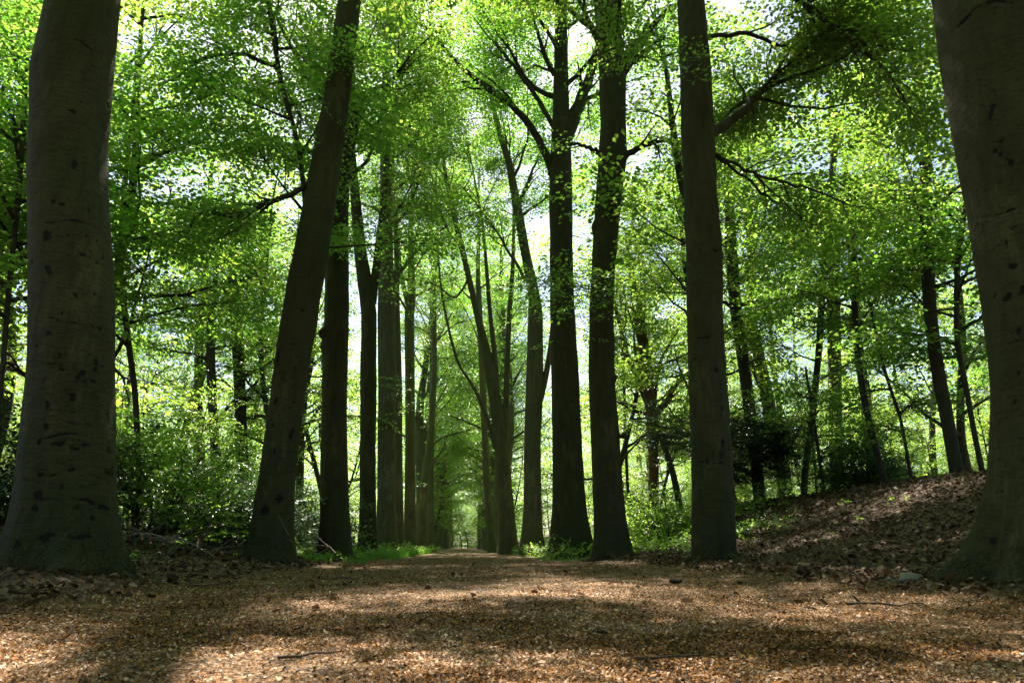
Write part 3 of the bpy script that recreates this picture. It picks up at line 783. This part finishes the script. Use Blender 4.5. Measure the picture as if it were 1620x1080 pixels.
# right row
hero('dark upright beech with a thick bough rising right, second in the right row', 12,
     [(0, 1073, 1114), (100, 1077, 1122), (200, 1079, 1128), (300, 1083, 1132), (380, 1086, 1139), (405, 1087, 1143), (430, 1087, 1141), (500, 1088, 1141), (600, 1091, 1148), (700, 1094, 1156), (800, 1094, 1160), (888, 1093, 1162)],
     23, 12, 21, n=90, step=0.03, flare=0.04, flare_h=0.3, scars=24, spots=50, lobes=4, roots=5, nlimb=12, dens=2.0, Lmax=6.3,
     limbs=[([(1122, 212), (1150, 196), (1180, 172), (1203, 145), (1228, 122), (1290, 75), (1345, 30), (1400, 0)], 17, 2.6, 13.5), ([(1110, -70), (1180, -50), (1260, 0), (1330, 50), (1400, 110), (1440, 170)], 10, 2.6, 10.5), ([(1120, 60), (1180, 55), (1250, 75), (1310, 60), (1370, 85)], 7, 2.0, 13),
            ([(1126, 240), (1160, 258), (1215, 282), (1270, 295), (1330, 318), (1390, 335)], 5, 1.2, 11.0),
            ([(1126, 246), (1170, 272), (1215, 312), (1262, 340), (1300, 362)], 5, 1.0, 13.0)],
     marks=[('spot', .6, 405, .08, .06, .8), ('spot', -.2, 405, .05, .1, .6), ('spot', .5, 590, .07, .12, .7), ('arc', .1, 540, .25, .02, .8), ('spot', .5, 720, .1, .2, .6), ('spot', -.3, 730, .08, .05, .8), ('spot', .7, 650, .05, .08, .8), ('arc', 0, 430, .3, .2, .8)],
     extra=[(1090, 120, 11.6, 6, .2, .2)])
hero('tall beech with a broken stub on its right side, third in the right row', 17,
     [(0, 940, 972), (60, 944, 984), (110, 948, 990), (200, 950, 990), (250, 946, 991), (300, 944, 984), (400, 937, 976), (450, 934, 973), (500, 931, 971), (600, 932, 973), (700, 935, 981), (800, 940, 988), (850, 941, 994), (874, 941, 998)],
     23, 13.5, 22, n=70, step=0.04, flare=0.12, flare_h=0.4, scars=18, spots=30, roots=7, nlimb=12, dens=1.7, Lmax=6.3,
     limbs=[([(975, 125), (995, 90), (1015, 62), (1035, 40), (1062, 8)], 24, 0.8, 17), ([(980, 122), (1000, 98), (1022, 80), (1052, 60)], 12, 0.7, 16), ([(985, 252), (1005, 236), (1035, 225), (1085, 222), (1130, 236)], 11, 1.2, 16.5),
            ([(950, 244), (935, 236), (915, 228), (893, 232)], 8, 0.3, 17.0), ([(972, 692), (985, 687), (998, 681)], 9, 0.0, 16.8)],
     marks=[('bump', .9, 600, .1, .1, .1), ('bump', -.9, 360, .1, .2, .1), ('bump', .9, 250, .12, .2, .08)], extra=[(925, 470, 15.5, 60, .8, .35), (880, 450, 15.5, 24, .6, .3)])
hero('broad beech spreading long arching boughs to the left, fourth in the right row', 20.5,
     [(0, 878, 897), (100, 876, 899), (180, 874, 900), (240, 871, 903), (300, 868, 905), (400, 870, 906), (500, 871, 909), (600, 872, 915), (700, 874, 920), (800, 874, 925), (840, 872, 930), (872, 870, 936)],
     24, 15, 23, n=60, step=0.05, flare=0.15, flare_h=0.5, roots=8, nlimb=16, Lmax=6.0, scars=12,
     limbs=[([(874, 275), (858, 232), (835, 195), (800, 160), (760, 132), (715, 92), (675, 48), (640, 15)], 13, 1.0, 19.5), ([(878, 205), (855, 165), (825, 120), (795, 82), (765, 38), (745, 0)], 8, 1.2, 21),
            ([(893, 225), (910, 180), (928, 135), (942, 85), (950, 45)], 24, 0.5, 20.5), ([(905, 200), (925, 160), (960, 145), (1000, 100), (1040, 60)], 9, 1.0, 22), ([(878, 118), (862, 90), (850, 50), (838, 0)], 9, 0.8, 20)])
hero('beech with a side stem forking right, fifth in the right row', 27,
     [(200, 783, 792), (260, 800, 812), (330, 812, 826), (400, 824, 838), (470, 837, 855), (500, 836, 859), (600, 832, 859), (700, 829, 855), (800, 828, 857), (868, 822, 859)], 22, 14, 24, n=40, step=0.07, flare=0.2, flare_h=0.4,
     stems=[([(852, 640), (864, 590), (872, 540), (880, 470)], 12)], limbs=[([(818, 330), (835, 290), (855, 240)], 8, 1, 27), ([(830, 440), (800, 390), (760, 330), (725, 290)], 5, 1, 26)], bark=M_bark_lit, nlimb=15, Lmax=5.5, kind='mid', spacing=0.33)
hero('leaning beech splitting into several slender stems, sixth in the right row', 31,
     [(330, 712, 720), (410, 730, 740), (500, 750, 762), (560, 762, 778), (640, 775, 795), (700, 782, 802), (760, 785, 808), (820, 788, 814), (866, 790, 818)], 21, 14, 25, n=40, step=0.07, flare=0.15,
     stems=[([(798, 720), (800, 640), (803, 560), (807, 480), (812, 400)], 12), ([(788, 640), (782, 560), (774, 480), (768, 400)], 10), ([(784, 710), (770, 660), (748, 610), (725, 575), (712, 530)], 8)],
     limbs=[([(742, 440), (720, 470), (690, 450), (668, 448)], 4, 1, 30)], bark=M_bark_lit, nlimb=12, Lmax=4.5, kind='mid', spacing=0.38)
hero('pale grey beech curving left beside the path, seventh in the right row', 42, [(480, 754, 763), (600, 758, 768), (700, 762, 773), (760, 764, 776), (820, 769, 781), (864, 772, 785)], 22, 11, 26, n=24, step=0.12, flare=0.12, bark=M_bark_lit, nlimb=14, Lmax=5, kind='mid', spacing=0.4)

# ------------------------------------------------------------------ thin trees on the mound and in the wood
def side(label, Y, edges, H, first, seed, name='woodland_tree', cat='tree', bark=None, group='slender trees off the avenue', **kw):
    d = dict(n=18, step=0.1, flare=0.04, flare_h=0.25, scars=0, spots=0, rough=0.012, nlimb=16, Lmax=3.6, kind='mid', spacing=0.3, elev=(0.1, 0.6), lobe_amt=.3)
    d.update(kw)
    # stand the tree on the ground where its foot is seen
    hero(label, Y, edges, H, first, seed, bark=bark or M_bark_dark, name=name, group=group, **d)
    heroes[-1]['category'] = cat


def rowpath(rows, w):
    return [(py, px - w / 2, px + w / 2) for px, py in rows]


side('slender leaning sapling rising from the mound crest, nearest the second right trunk', 22, rowpath([(1324, 200), (1312, 320), (1303, 420), (1296, 550), (1283, 680), (1274, 740), (1271, 795)], 10), 13, 5.5, 101, cat='young tree', nlimb=14, Lmax=3.4)
side('crooked sapling on the mound bending left above its foot', 17.8, rowpath([(1352, 420), (1352, 500), (1360, 590), (1372, 655), (1386, 712), (1403, 772)], 10), 11, 6.0, 102, cat='young tree', nlimb=12, Lmax=3,
     limbs=[([(1353, 450), (1370, 425), (1392, 395), (1415, 360)], 5, 1, 17.5)])
side('straight dark tree on the mound left of the huge right trunk', 15.2, rowpath([(1464, 300), (1466, 400), (1472, 500), (1484, 590), (1500, 670), (1515, 755)], 19), 14, 6.2, 103, nlimb=16, Lmax=4, kind='fine', spacing=0.24)
side('thin bent sapling on the mound beside the huge right trunk', 14.5, rowpath([(1530, 300), (1514, 420), (1513, 540), (1530, 620), (1542, 690), (1556, 752)], 8), 9.5, 4.2, 104, cat='young tree', nlimb=12, Lmax=2.2)
side('very thin wand of a sapling on the mound leaning left', 17.4, rowpath([(1385, 520), (1400, 590), (1425, 660), (1443, 765)], 5), 6.5, 3.0, 105, name='sapling', cat='sapling', nlimb=5, Lmax=1.1, spacing=.5)
side('short thin sapling in front of the mossy trunk', 20, rowpath([(1280, 620), (1290, 680), (1304, 780)], 5), 5.5, 2.6, 106, name='sapling', cat='sapling', nlimb=4, Lmax=1.0, spacing=.5)
side('straight mossy green trunk behind the mound saplings', 27, rowpath([(1318, 430), (1320, 560), (1322, 680), (1326, 790)], 20), 19, 9, 107, bark=M_bark_mossy, nlimb=14, Lmax=4.5)
side('dark trunk leaning left behind the evergreen, right of the second right trunk', 24, rowpath([(1155, 380), (1163, 480), (1176, 570), (1190, 680), (1203, 800)], 18), 17, 8, 108, nlimb=16, Lmax=4.2)
side('reddish brown tree forking low into spreading limbs, seen beyond the third right trunk', 30, rowpath([(1010, 500), (1022, 570), (1030, 640), (1034, 720), (1034, 800)], 17), 15, 7, 109, bark=M_bark_red,
     limbs=[([(1030, 665), (1050, 640), (1070, 610), (1092, 585)], 12, .8, 30), ([(1028, 650), (1015, 600), (1005, 560), (1003, 520)], 8, .6, 29), ([(1034, 640), (1040, 590), (1050, 560), (1075, 520)], 8, .6, 31)], nlimb=10)
side('pale thin trunk in the sunny gap beyond the third right trunk', 36, rowpath([(986, 560), (988, 650), (992, 750), (996, 830)], 5), 14, 6, 110, bark=M_bark_shaded, nlimb=10, Lmax=2.5)
side('thin wavy young tree at the left edge beyond the massive trunk', 11, rowpath([(38, 180), (30, 300), (20, 400), (12, 480), (5, 580), (-6, 680), (-12, 800)], 8), 9, 3.6, 111, cat='young tree', nlimb=14, Lmax=3, kind='fine', spacing=.2)
side('dark trunk with a bough rising right, behind the left row', 30, rowpath([(372, 470), (377, 560), (380, 640), (383, 720), (385, 800)], 18), 16, 7, 112, nlimb=16, limbs=[([(384, 650), (396, 625), (410, 600)], 8, .4, 30)])
side('dark broken looking trunk with a pale bough, left of the other dark trunk', 27, rowpath([(333, 560), (336, 640), (340, 700), (342, 800)], 14), 14, 6.5, 113, nlimb=14, limbs=[([(345, 665), (365, 640), (390, 620), (408, 600)], 6, .6, 27)])
side('gnarled forked tree glimpsed between the second and third left trunks', 34, rowpath([(492, 560), (482, 620), (476, 680), (474, 790)], 12), 13, 6, 114, nlimb=12, limbs=[([(478, 690), (495, 660), (510, 640)], 7, .5, 34)])
side('young tree arching behind the massive left trunk', 14, rowpath([(195, 330), (190, 420), (200, 520), (214, 620), (222, 790)], 9), 11, 4, 115, cat='young tree', nlimb=16, Lmax=3.4, kind='fine', spacing=.2)
side('tall tree crossing the upper left with a long horizontal bough', 14.5, rowpath([(425, 0), (436, 80), (446, 140), (462, 190), (474, 240), (484, 330), (472, 500), (446, 700), (430, 850)], 8), 14, 6.5, 116, nlimb=14, Lmax=3.6, kind='fine', spacing=.2,
     limbs=[([(441, 108), (415, 98), (385, 86), (350, 88), (315, 96), (275, 125), (240, 135)], 7, 1.4, 13.5)])

# ------------------------------------------------------------------ prototypes for the far avenue and the wood
PROTO = {}


def proto_tree(key, H, r0, first, nlimb, Lmax, kind, spacing, seed, bark, leaf, cat='tree', name='beech_tree', elev=(0.3, 0.8), dens=1.0, wob=0.04, up=0.03, sub=6, flare=0.15, last=None):
    rng = np.random.default_rng(seed)
    root = thing(name, 'x', cat, (0, 0, 0)); tr, cr = Acc(), Acc()
    n = int(H / 0.8); pts = [np.array((0, 0, -0.3))]; d = np.array((0, 0, 1.0))
    for i in range(n):
        d = d + rng.normal(0, wob, 3) + np.array((0, 0, 0.08)); d /= np.linalg.norm(d); pts.append(pts[-1] + d * (H + .3) / n)
    rad = r0 * (1 - 0.88 * np.linspace(0, 1, n + 1) ** 1.1) + 0.008
    Pn, rn = trunk_mesh(tr, np.array(pts), rad, seed, 20 if r0 > 0.15 else 8, 0.2, flare if r0 > .15 else 0.02, 0.4, rough=0.02 if r0 > .15 else .004, zbase=0)
    crown_limbs(tr, cr, Pn, rn, rng, first, last or H - 0.4, nlimb, Lmax, kind, spacing, elev, dens=dens, up=up, sub=sub, rfac=0.33 if r0 > .15 else .55)
    finish_tree(root, tr, cr, bark, leaf); PROTO[key] = root; root['used'] = 0
    return root


def put(key, x, y, rz, s, label, group, tilt=(0, 0)):
    z = float(gz(x, y)) - 0.02
    p = PROTO[key]
    if not p['used']:
        p['used'] = 1; p.location = (x, y, z); p.rotation_euler = (tilt[0], tilt[1], rz); p.scale = (s, s, s); p['label'] = label
        if group: p['group'] = group
        return p
    o = dup(p, (x, y, z), rz, s, label, group, tilt)
    return o


for k in range(3): proto_tree(f'av{k}', 22, 0.44, 5.5, 22, 6.2, 'far', 0.6, 40 + k, M_bark_lit, M_leaf, elev=(0.5, 1.0))
for k in range(4): proto_tree(f'wood{k}', 19 + k, 0.22 + 0.03 * k, 6.5, 16, 5.0, 'far', 0.8, 50 + k, M_bark_dark, M_leaf, name='woodland_tree', wob=0.06)
for k in range(3): proto_tree(f'mid{k}', 13 + k, 0.12, 2.0, 22, 4.2, 'mid', 0.55, 60 + k, M_bark_dark, M_leaf_under, name='young_beech', elev=(0.05, 0.5), wob=0.06, up=0.0, cat='young tree')
for k in range(3): proto_tree(f'sap{k}', 4.5 + k, 0.04, 0.6, 14, 1.9, 'low', 0.26, 70 + k, M_bark_dark, M_leaf_under, name='sapling', elev=(0.1, 0.6), wob=0.08, up=0.02, sub=4, cat='sapling')

rng = np.random.default_rng(9)
gL, gR = 'distant beeches of the left row', 'distant beeches of the right row'
y = 57.0
while y < 150:
    put(f'av{rng.integers(3)}', -3.7 + rng.normal(0, 0.15), y, rng.uniform(0, 6.28), rng.uniform(1.05, 1.22), 'distant beech far down the left row, a thin trunk beside the path\'s end', gL)
    y += 6.3 + rng.normal(0, 0.4)
y = 49.0
while y < 150:
    put(f'av{rng.integers(3)}', 2.6 + rng.normal(0, 0.15), y, rng.uniform(0, 6.28), rng.uniform(1.05, 1.22), 'distant beech far down the right row, a thin trunk beside the path\'s end', gR)
    y += 6.3 + rng.normal(0, 0.4)
# the avenue goes on behind the camera and shades it
for x, yy in ((-4.3, -0.5), (4.9, -2.0), (-4.4, -8), (4.6, -9)):
    put(f'av{rng.integers(3)}', x, yy, rng.uniform(0, 6.28), 1.0, 'beech of the avenue standing behind the viewpoint', 'beeches behind the viewpoint')

# the wood on both sides
taken = []


def free(x, y, d):
    return all((x - a) ** 2 + (y - b) ** 2 > d * d for a, b in taken)


def fill(n, xr, yr, d, keys, label, group, srange, seed, tiltmax=0.05, cond=None):
    rg = np.random.default_rng(seed); c = 0
    for _ in range(n * 12):
        if c >= n: break
        x = rg.uniform(*xr); yy = rg.uniform(*yr)
        if not (-0.76 * yy - 9 < x < 0.92 * yy + 9): continue
        if cond and not cond(x, yy): continue
        if not free(x, yy, d) or N_big(x + 40, yy) < -0.45: continue
        taken.append((x, yy)); c += 1
        put(keys[rg.integers(len(keys))], x, yy, rg.uniform(0, 6.28), rg.uniform(*srange), label, group, tuple(rg.normal(0, tiltmax, 2)))


W4 = [f'wood{k}' for k in range(4)]; M3 = [f'mid{k}' for k in range(3)]; S3 = [f'sap{k}' for k in range(3)]
LW, LM, LS = 'woodland trees {} of the avenue', 'young beeches {} of the avenue', 'saplings {} of the avenue'
wl, wr = 'woodland tree standing among others behind the left row', 'woodland tree standing among others beyond the mound'
ml, mr = 'young beech with layered green branches behind the left row', 'young beech with layered green branches beyond the mound'
for key, x, y, s_ in (('wood3', 14.5, 31, 1.15), ('wood2', 10.2, 27, 1.1), ('wood1', 19, 31, 1.15), ('wood0', 17.5, 37, 1.15), ('mid0', 8.6, 24, 1.15), ('wood1', 5.95, 16.5, .85), ('mid2', 9.6, 31, 1.3), ('mid1', 19, 25, 1.3), ('mid2', 6.6, 33, 1.2), ('mid2', 15.5, 12.5, 1.2)):
    taken.append((x, y)); put(key, x, y, rng.uniform(0, 6.28), s_, mr, LM.format('right'), tuple(rng.normal(0, .04, 2)))
for key, x, y, s_ in (('wood1', -12.5, 33, 1.15), ('mid1', -7.3, 14.5, 1.1), ('wood0', -12, 18, .9), ('mid1', -7.6, 28, 1.25), ('mid0', -12, 12.5, 1.15), ('mid2', -6.9, 36, 1.2)):
    taken.append((x, y)); put(key, x, y, rng.uniform(0, 6.28), s_, ml, LM.format('left'), tuple(rng.normal(0, .04, 2)))
for k, (x, y) in enumerate(((2.9, 60), (-3.4, 70), (2.9, 90), (-3.0, 106), (-4.6, 75), (4.2, 80), (-4.8, 95), (3.9, 102), (-4.4, 118), (4.2, 124), (-3.2, 156), (0.4, 162), (3.0, 157), (-1.2, 170))):
    put(M3[k % 3], x, y, rng.uniform(0, 6.28), 0.75 if k < 4 else 1.0 if k < 10 else 1.3, 'young beech hanging over the far part of the path', 'young beeches hanging over the far path')
fill(30, (-60, -9), (20, 95), 7.0, W4, wl, LW.format('left'), (0.85, 1.15), 1)
fill(36, (13, 75), (30, 95), 7.0, W4, wr, LW.format('right'), (0.85, 1.15), 2)
fill(40, (-48, -7.5), (17, 78), 4.4, M3, ml, LM.format('left'), (0.7, 1.25), 3)
fill(50, (9.5, 62), (28, 80), 4.4, M3, mr, LM.format('right'), (0.7, 1.25), 4)
fill(100, (-40, -7.5), (12, 60), 1.7, S3, 'leafy sapling in the undergrowth behind the left row', LS.format('left'), (0.4, 0.9), 5)
fill(90, (6.5, 50), (24, 65), 1.7, S3, 'leafy sapling in the undergrowth beyond the mound', LS.format('right'), (0.5, 1.0), 6)
# unseen wood behind the viewpoint, trees added to keep sky light off the trunks
for k, (x, y) in enumerate(((-11, -4), (-9, -14), (-7, -5), (7, -5.5), (1, -11), (-2, -29), (9, -14), (-8, 0.5), (8.5, 0), (10, -6), (12, 3), (-13, 4), (0.5, -17), (-5, -22), (6, -23), (15, -14), (-16, -12))):
    put(W4[k % 4], x, y, rng.uniform(0, 6.28), 1.1, 'unseen woodland tree added behind the viewpoint to block sky light', 'woodland trees added behind the viewpoint')
# far wood that reads as one mass
acc = Acc(); rg = np.random.default_rng(31)
n = 34000
xx = rg.uniform(-150, 170, n); yy = rg.uniform(92, 190, n); zz = rg.uniform(0.5, 26, n)
kp = (np.abs(xx) > 6.5) | (yy > 160); xx, yy, zz = xx[kp], yy[kp], zz[kp]
xx = np.concatenate([xx, rg.uniform(-16, 16, 5000)]); yy = np.concatenate([yy, rg.uniform(168, 190, 5000)]); zz = np.concatenate([zz, rg.uniform(0, 14, 5000)])
dd = rg.normal(0, 1, (len(xx), 3)); dd[:, 2] *= 0.2
place_sprays(acc, 'vfar', np.stack([xx, yy, zz], -1), dd, rg)
fw = add('far_woodland', acc.mesh('far_woodland'), [M_leaf, M_twig]); tag(fw, kind='stuff')

# ------------------------------------------------------------------ shrubs
def bush(name, label, loc, H, Wd, nst, kind, leaf, seed, cat='shrub', spacing=0.12, group=None, flat=0.0, first=0.2):
    rng = np.random.default_rng(seed); root = thing(name, label, cat, loc, 0, group); tr, cr = Acc(), Acc(); b = np.array(loc) - (0, 0, .08)
    for k in range(nst):
        az = rng.uniform(0, 6.28); e = rng.uniform(0.5, 1.35) * (1 - flat) ; L = H * rng.uniform(0.7, 1.1) if e > .8 else Wd * rng.uniform(.7, 1.1)
        d = np.array((math.cos(az) * math.cos(e), math.sin(az) * math.cos(e), math.sin(e)))
        st = b + np.array((math.cos(az), math.sin(az), 0)) * rng.uniform(0, .25) + (0, 0, H * flat * rng.uniform(first, 1))
        grow_limb(tr, cr, st, d, L, 0.018 + 0.004 * H, rng, kind, spacing, sub=7, seg=0.25, skip0=0.12, up=0.02)
    if flat:
        V, F = tube(np.array([b, b + (0, 0, H * .5), b + (0.05, 0, H)]), [.07, .05, .02], 8); tr.add(V, F)
    tr.a = [np.zeros(len(v)) for v in tr.V]
    base = np.array(loc)
    for a_ in (tr, cr):
        for i in range(len(a_.V)): a_.V[i] = a_.V[i] - base
    add('stem', tr.mesh(name + '_stem', True, 'scar'), M_bark_dark, root)
    add('foliage', cr.mesh(name + '_foliage'), [leaf, M_twig], root)
    return root


def at(px, Y):
    p, _ = P(px, 866, Y); return (float(p[0]), Y, float(gz(p[0], Y)))


bush('yew_tree', 'dark evergreen with drooping layered branches behind the second right trunk', at(1205, 23.5), 3.6, 1.6, 20, 'needle', M_leaf_dark, 201, 'evergreen', 0.16, flat=0.75, first=0.25)
bush('yew_tree', 'low dark evergreen reaching left behind the second right trunk', at(1120, 22), 4.2, 2.2, 9, 'needle', M_leaf_dark, 202, 'evergreen', 0.15, flat=0.8, first=.7)
bush('holly_bush', 'dark evergreen bush at the left edge behind the massive trunk', at(15, 12), 1.9, 1.4, 22, 'round', M_leaf_dark, 203, 'bush', 0.22)
bush('holly_bush', 'glossy dark bush at the foot of the left bank between the two dark trunks', at(400, 17.5), 1.6, 1.2, 26, 'round', M_holly, 204, 'bush', 0.22)
bush('holly_bush', 'glossy bush on the left bank beside the brushwood', at(300, 15.5), 1.5, 1.2, 24, 'round', M_holly, 205, 'bush', 0.22)
bush('holly_bush', 'glossy grey green bush between the second and third left trunks', at(485, 21), 1.9, 1.3, 24, 'round', M_holly, 206, 'bush', 0.22)
bush('leafy_shrub', 'bright leafy shrub between the third and second right trunks', at(1045, 21), 1.7, 1.2, 10, 'low', M_leaf_under, 207, 'shrub', 0.4)
bush('leafy_shrub', 'bright leafy shrub low beside the third right trunk', at(1010, 24), 1.4, 1.0, 9, 'low', M_leaf_under, 208, 'shrub', 0.4)
bush('holly_bush', 'dark leafy bush on the mound crest below the crooked sapling', at(1370, 19.5), 1.5, 1.3, 20, 'round', M_holly, 209, 'bush', 0.22)
bush('leafy_shrub', 'bright green shrub just right of the massive left trunk', at(225, 13.5), 2.2, 1.2, 9, 'low', M_leaf_under, 210, 'shrub', 0.4)


def brush(name, label, loc, n, L, seed, spread=0.8):
    rng = np.random.default_rng(seed); acc = Acc()
    for k in range(n):
        az = rng.uniform(0, 6.28); e = rng.uniform(0.1, 0.9); d = np.array((math.cos(az) * math.cos(e), math.sin(az) * math.cos(e), math.sin(e)))
        p = wander(np.array((rng.normal(0, spread), rng.normal(0, .4), 0)), d, L * rng.uniform(.5, 1.2), 0.12, rng, 0.12, -0.06)
        V, F = tube(p, np.linspace(0.012, 0.003, len(p)), 4); acc.add(V, F, rng.random())
        for q in range(5):
            i = rng.integers(1, len(p)); pp = wander(p[i], d + rng.normal(0, .6, 3), L * .35, .08, rng, .1, -.05)
            V, F = tube(pp, np.linspace(0.005, 0.002, len(pp)), 3); acc.add(V, F, rng.random())
    tag(add(name, acc.mesh(name), M_brush, None, loc), label, 'brushwood')


brush('dead_brushwood', 'pale arching dead brushwood just right of the massive left trunk', at(215, 12.5), 26, 1.5, 301, .6)
brush('dead_brushwood', 'tangle of pale dead twigs on the bank under the glossy bushes', at(330, 13.5), 26, 1.1, 302, .9)

# ------------------------------------------------------------------ grass, herbs, undergrowth
def grass(name, spots, seed):
    rng = np.random.default_rng(seed); acc = Acc()
    for (x0, x1, y0, y1, n, h) in spots:
        x = rng.uniform(x0, x1, n); y = rng.uniform(y0, y1, n); k = N_mid(x * 1.5, y * .8) > -0.3; x, y = x[k], y[k]; n = len(x)
        z = gz(x, y); a = rng.uniform(0, 6.28, n); hh = h * rng.uniform(.4, 1.1, n); w = 0.004 + 0.00025 * y
        d = np.stack([np.cos(a), np.sin(a), 0 * a], -1); e = np.stack([-np.sin(a), np.cos(a), 0 * a], -1)
        c = np.stack([x, y, z - .01], -1); ln = rng.uniform(.1, .6, n)[:, None]; H_ = hh[:, None]; up = np.array((0, 0, 1.0)); W = w[:, None]
        m = c + up * H_ * .6 + d * H_ * ln * .35; t = c + up * H_ * (1 - .3 * ln) + d * H_ * ln
        V = np.stack([c - e * W, c + e * W, m + e * W * .8, m - e * W * .8, t + e * W * .15, t - e * W * .15], 1).reshape(-1, 3)
        kk = np.arange(n)[:, None] * 6; F = np.concatenate([kk + np.array((0, 1, 2, 3)), kk + np.array((3, 2, 4, 5))], 1).reshape(-1, 4)
        acc.add(V, F, np.repeat(rng.random(n), 2))
    tag(add(name, acc.mesh(name), M_grass), kind='stuff')


grass('grass', [(-3.4, -1.9, 20, 40, 9000, .30), (-6.5, -3.0, 14.5, 27, 9000, .14), (-5.2, -4.0, 9, 13, 400, .08), (1.9, 3.2, 30, 60, 4000, .2), (-4.4, -2.3, 15, 24, 2500, .18), (2.0, 4.5, 17, 30, 1800, .12), (4.5, 7.5, 16, 26, 2500, .12), (-8, -5, 12, 18, 2500, .12)], 401)
acc = Acc(); rg = np.random.default_rng(402)
for (x0, x1, y0, y1, n, h, kd) in ((2.0, 4.2, 18, 42, 520, .26, 'round'), (-5, -2.6, 16, 26, 160, .2, 'round'), (4.4, 7, 14, 24, 240, .2, 'round'), (2.2, 4.2, 19, 22, 90, .3, 'round'), (-3.4, -2.1, 24, 60, 260, .3, 'round'), (-7.2, -3.2, 15, 40, 260, .12, 'round'), (-40, -7.6, 14, 60, 2600, .45, 'low'), (4.5, 10, 19, 55, 1500, .5, 'low'), (10, 45, 18, 60, 3800, .5, 'low'), (6, 12, 9, 18, 20, .05, 'round'), (-6, -4.6, 8.5, 13, 12, .05, 'round')):
    x = rg.uniform(x0, x1, n); y = rg.uniform(y0, y1, n); z = gz(x, y) + rg.uniform(.02, 1, n) * h
    dd = rg.normal(0, 1, (n, 3)); dd[:, 2] = np.abs(dd[:, 2]) * .3; place_sprays(acc, kd, np.stack([x, y, z], -1), dd, rg, tilt=.35, smin=.5, smax=1.1)
tag(add('undergrowth', acc.mesh('undergrowth'), [M_leaf_under, M_twig]), kind='stuff')

# ------------------------------------------------------------------ fallen twigs, clods, stones
rg = np.random.default_rng(501)
def stick(px, Y, L, az, r, label, seed, group=None):
    rng = np.random.default_rng(seed); x, yy, z = at(px, Y); acc = Acc()
    p = wander((-math.cos(az) * L / 2, -math.sin(az) * L / 2, 0), (math.cos(az), math.sin(az), 0), L, L / 7, rng, .13)
    p[:, 2] = gz(p[:, 0] + x, p[:, 1] + yy) - z + r * 1.2 + np.abs(rng.normal(0, r * .6, len(p)))
    V, F = tube(p, r * np.linspace(1, .35, len(p)) * rng.uniform(.85, 1.15, len(p)), 7); acc.add(V, F, .5)
    for q in range(2):
        i = rng.integers(2, len(p) - 1); pp = wander(p[i], (math.cos(az + .8 * (-1) ** q), math.sin(az + .8 * (-1) ** q), .12), L * .25, L * .06, rng, .12)
        V, F = tube(pp, np.linspace(r * .5, r * .15, len(pp)), 5); acc.add(V, F, .3)
    tag(add('fallen_twig', acc.mesh('fallen_twig', True), M_dead, None, (x, yy, z)), label, 'twig', group)


def clod(name, label, px, Y, s, seed, mat, cat, flat=.5):
    rng = np.random.default_rng(seed); x, yy, z = at(px, Y); N = SNoise(seed, 3, 12, .3, 1.1); n = 20; m = 11
    th = np.linspace(0.02, math.pi - .02, m); a = np.arange(n) / n * 2 * math.pi; T, A = np.meshgrid(th, a, indexing='ij')
    d = np.stack([np.sin(T) * np.cos(A), np.sin(T) * np.sin(A), np.cos(T)], -1); r = s * (1 + .22 * N(d[..., 0], d[..., 1], d[..., 2]) + .05 * N(d[..., 0] * 4, d[..., 1] * 4, d[..., 2] * 4))
    V = (d * r[..., None] * np.array((1.2, 1, flat)) + (0, 0, s * flat * .4)).reshape(-1, 3); acc = Acc(); acc.add(V, ring_faces(m, n), rng.random())
    tag(add(name, acc.mesh(name, True), mat, None, (x, yy, z)), label, cat)


M_stone = plain_mat("stone", [(0.16, 0.155, 0.13), (0.24, 0.23, 0.2)], rough=.9)
M_clod = plain_mat("dark_clod", [(0.02, 0.015, 0.01), (0.035, 0.026, 0.018)], rough=.9)
stick(520, 2.7, .30, .5, .006, 'thin dark twig lying low left of the path middle', 1)
stick(1060, 2.5, .3, -.1, .006, 'dark twig lying at the bottom right of the path', 2)
stick(740, 3.0, .10, .1, .005, 'short dark twig in the bright patch of the path', 3)
stick(1380, 4.6, .5, .15, .010, 'long bare stick lying beside the huge right trunk', 4)
stick(1130, 2.2, .22, .4, .005, 'small bent twig at the bottom edge right of the middle', 5)
stick(545, 8.6, .5, .3, .012, 'stick lying at the left edge of the path below the leaning trunk', 6)
stick(350, 7.5, .7, 1.0, .010, 'bare stick standing out of the leaves on the left bank', 7)
stick(250, 6.6, .6, -.4, .010, 'stick on the leaf litter just right of the massive left trunk', 8)
stick(40, 5.2, .5, .3, .012, 'stick in the leaf litter before the massive left trunk', 9)
clod('earth_clod', 'flat dark clod on the path right of the bright patch', 938, 3.3, .035, 11, M_clod, 'clod', .35)
clod('earth_clod', 'dark clod at the right edge of the path near the second right trunk', 1064, 7.6, .06, 12, M_clod, 'clod', .5)
clod('earth_clod', 'tiny dark clod at the bottom left of the path', 640, 2.5, .018, 13, M_clod, 'clod', .5)
clod('stone', 'small pale stone in the litter left of the roots of the huge right trunk', 1403, 6.0, .045, 14, M_stone, 'stone', .5)
clod('stone', 'larger mossy grey stone beside the roots of the huge right trunk', 1430, 5.9, .07, 15, M_stone, 'stone', .6)
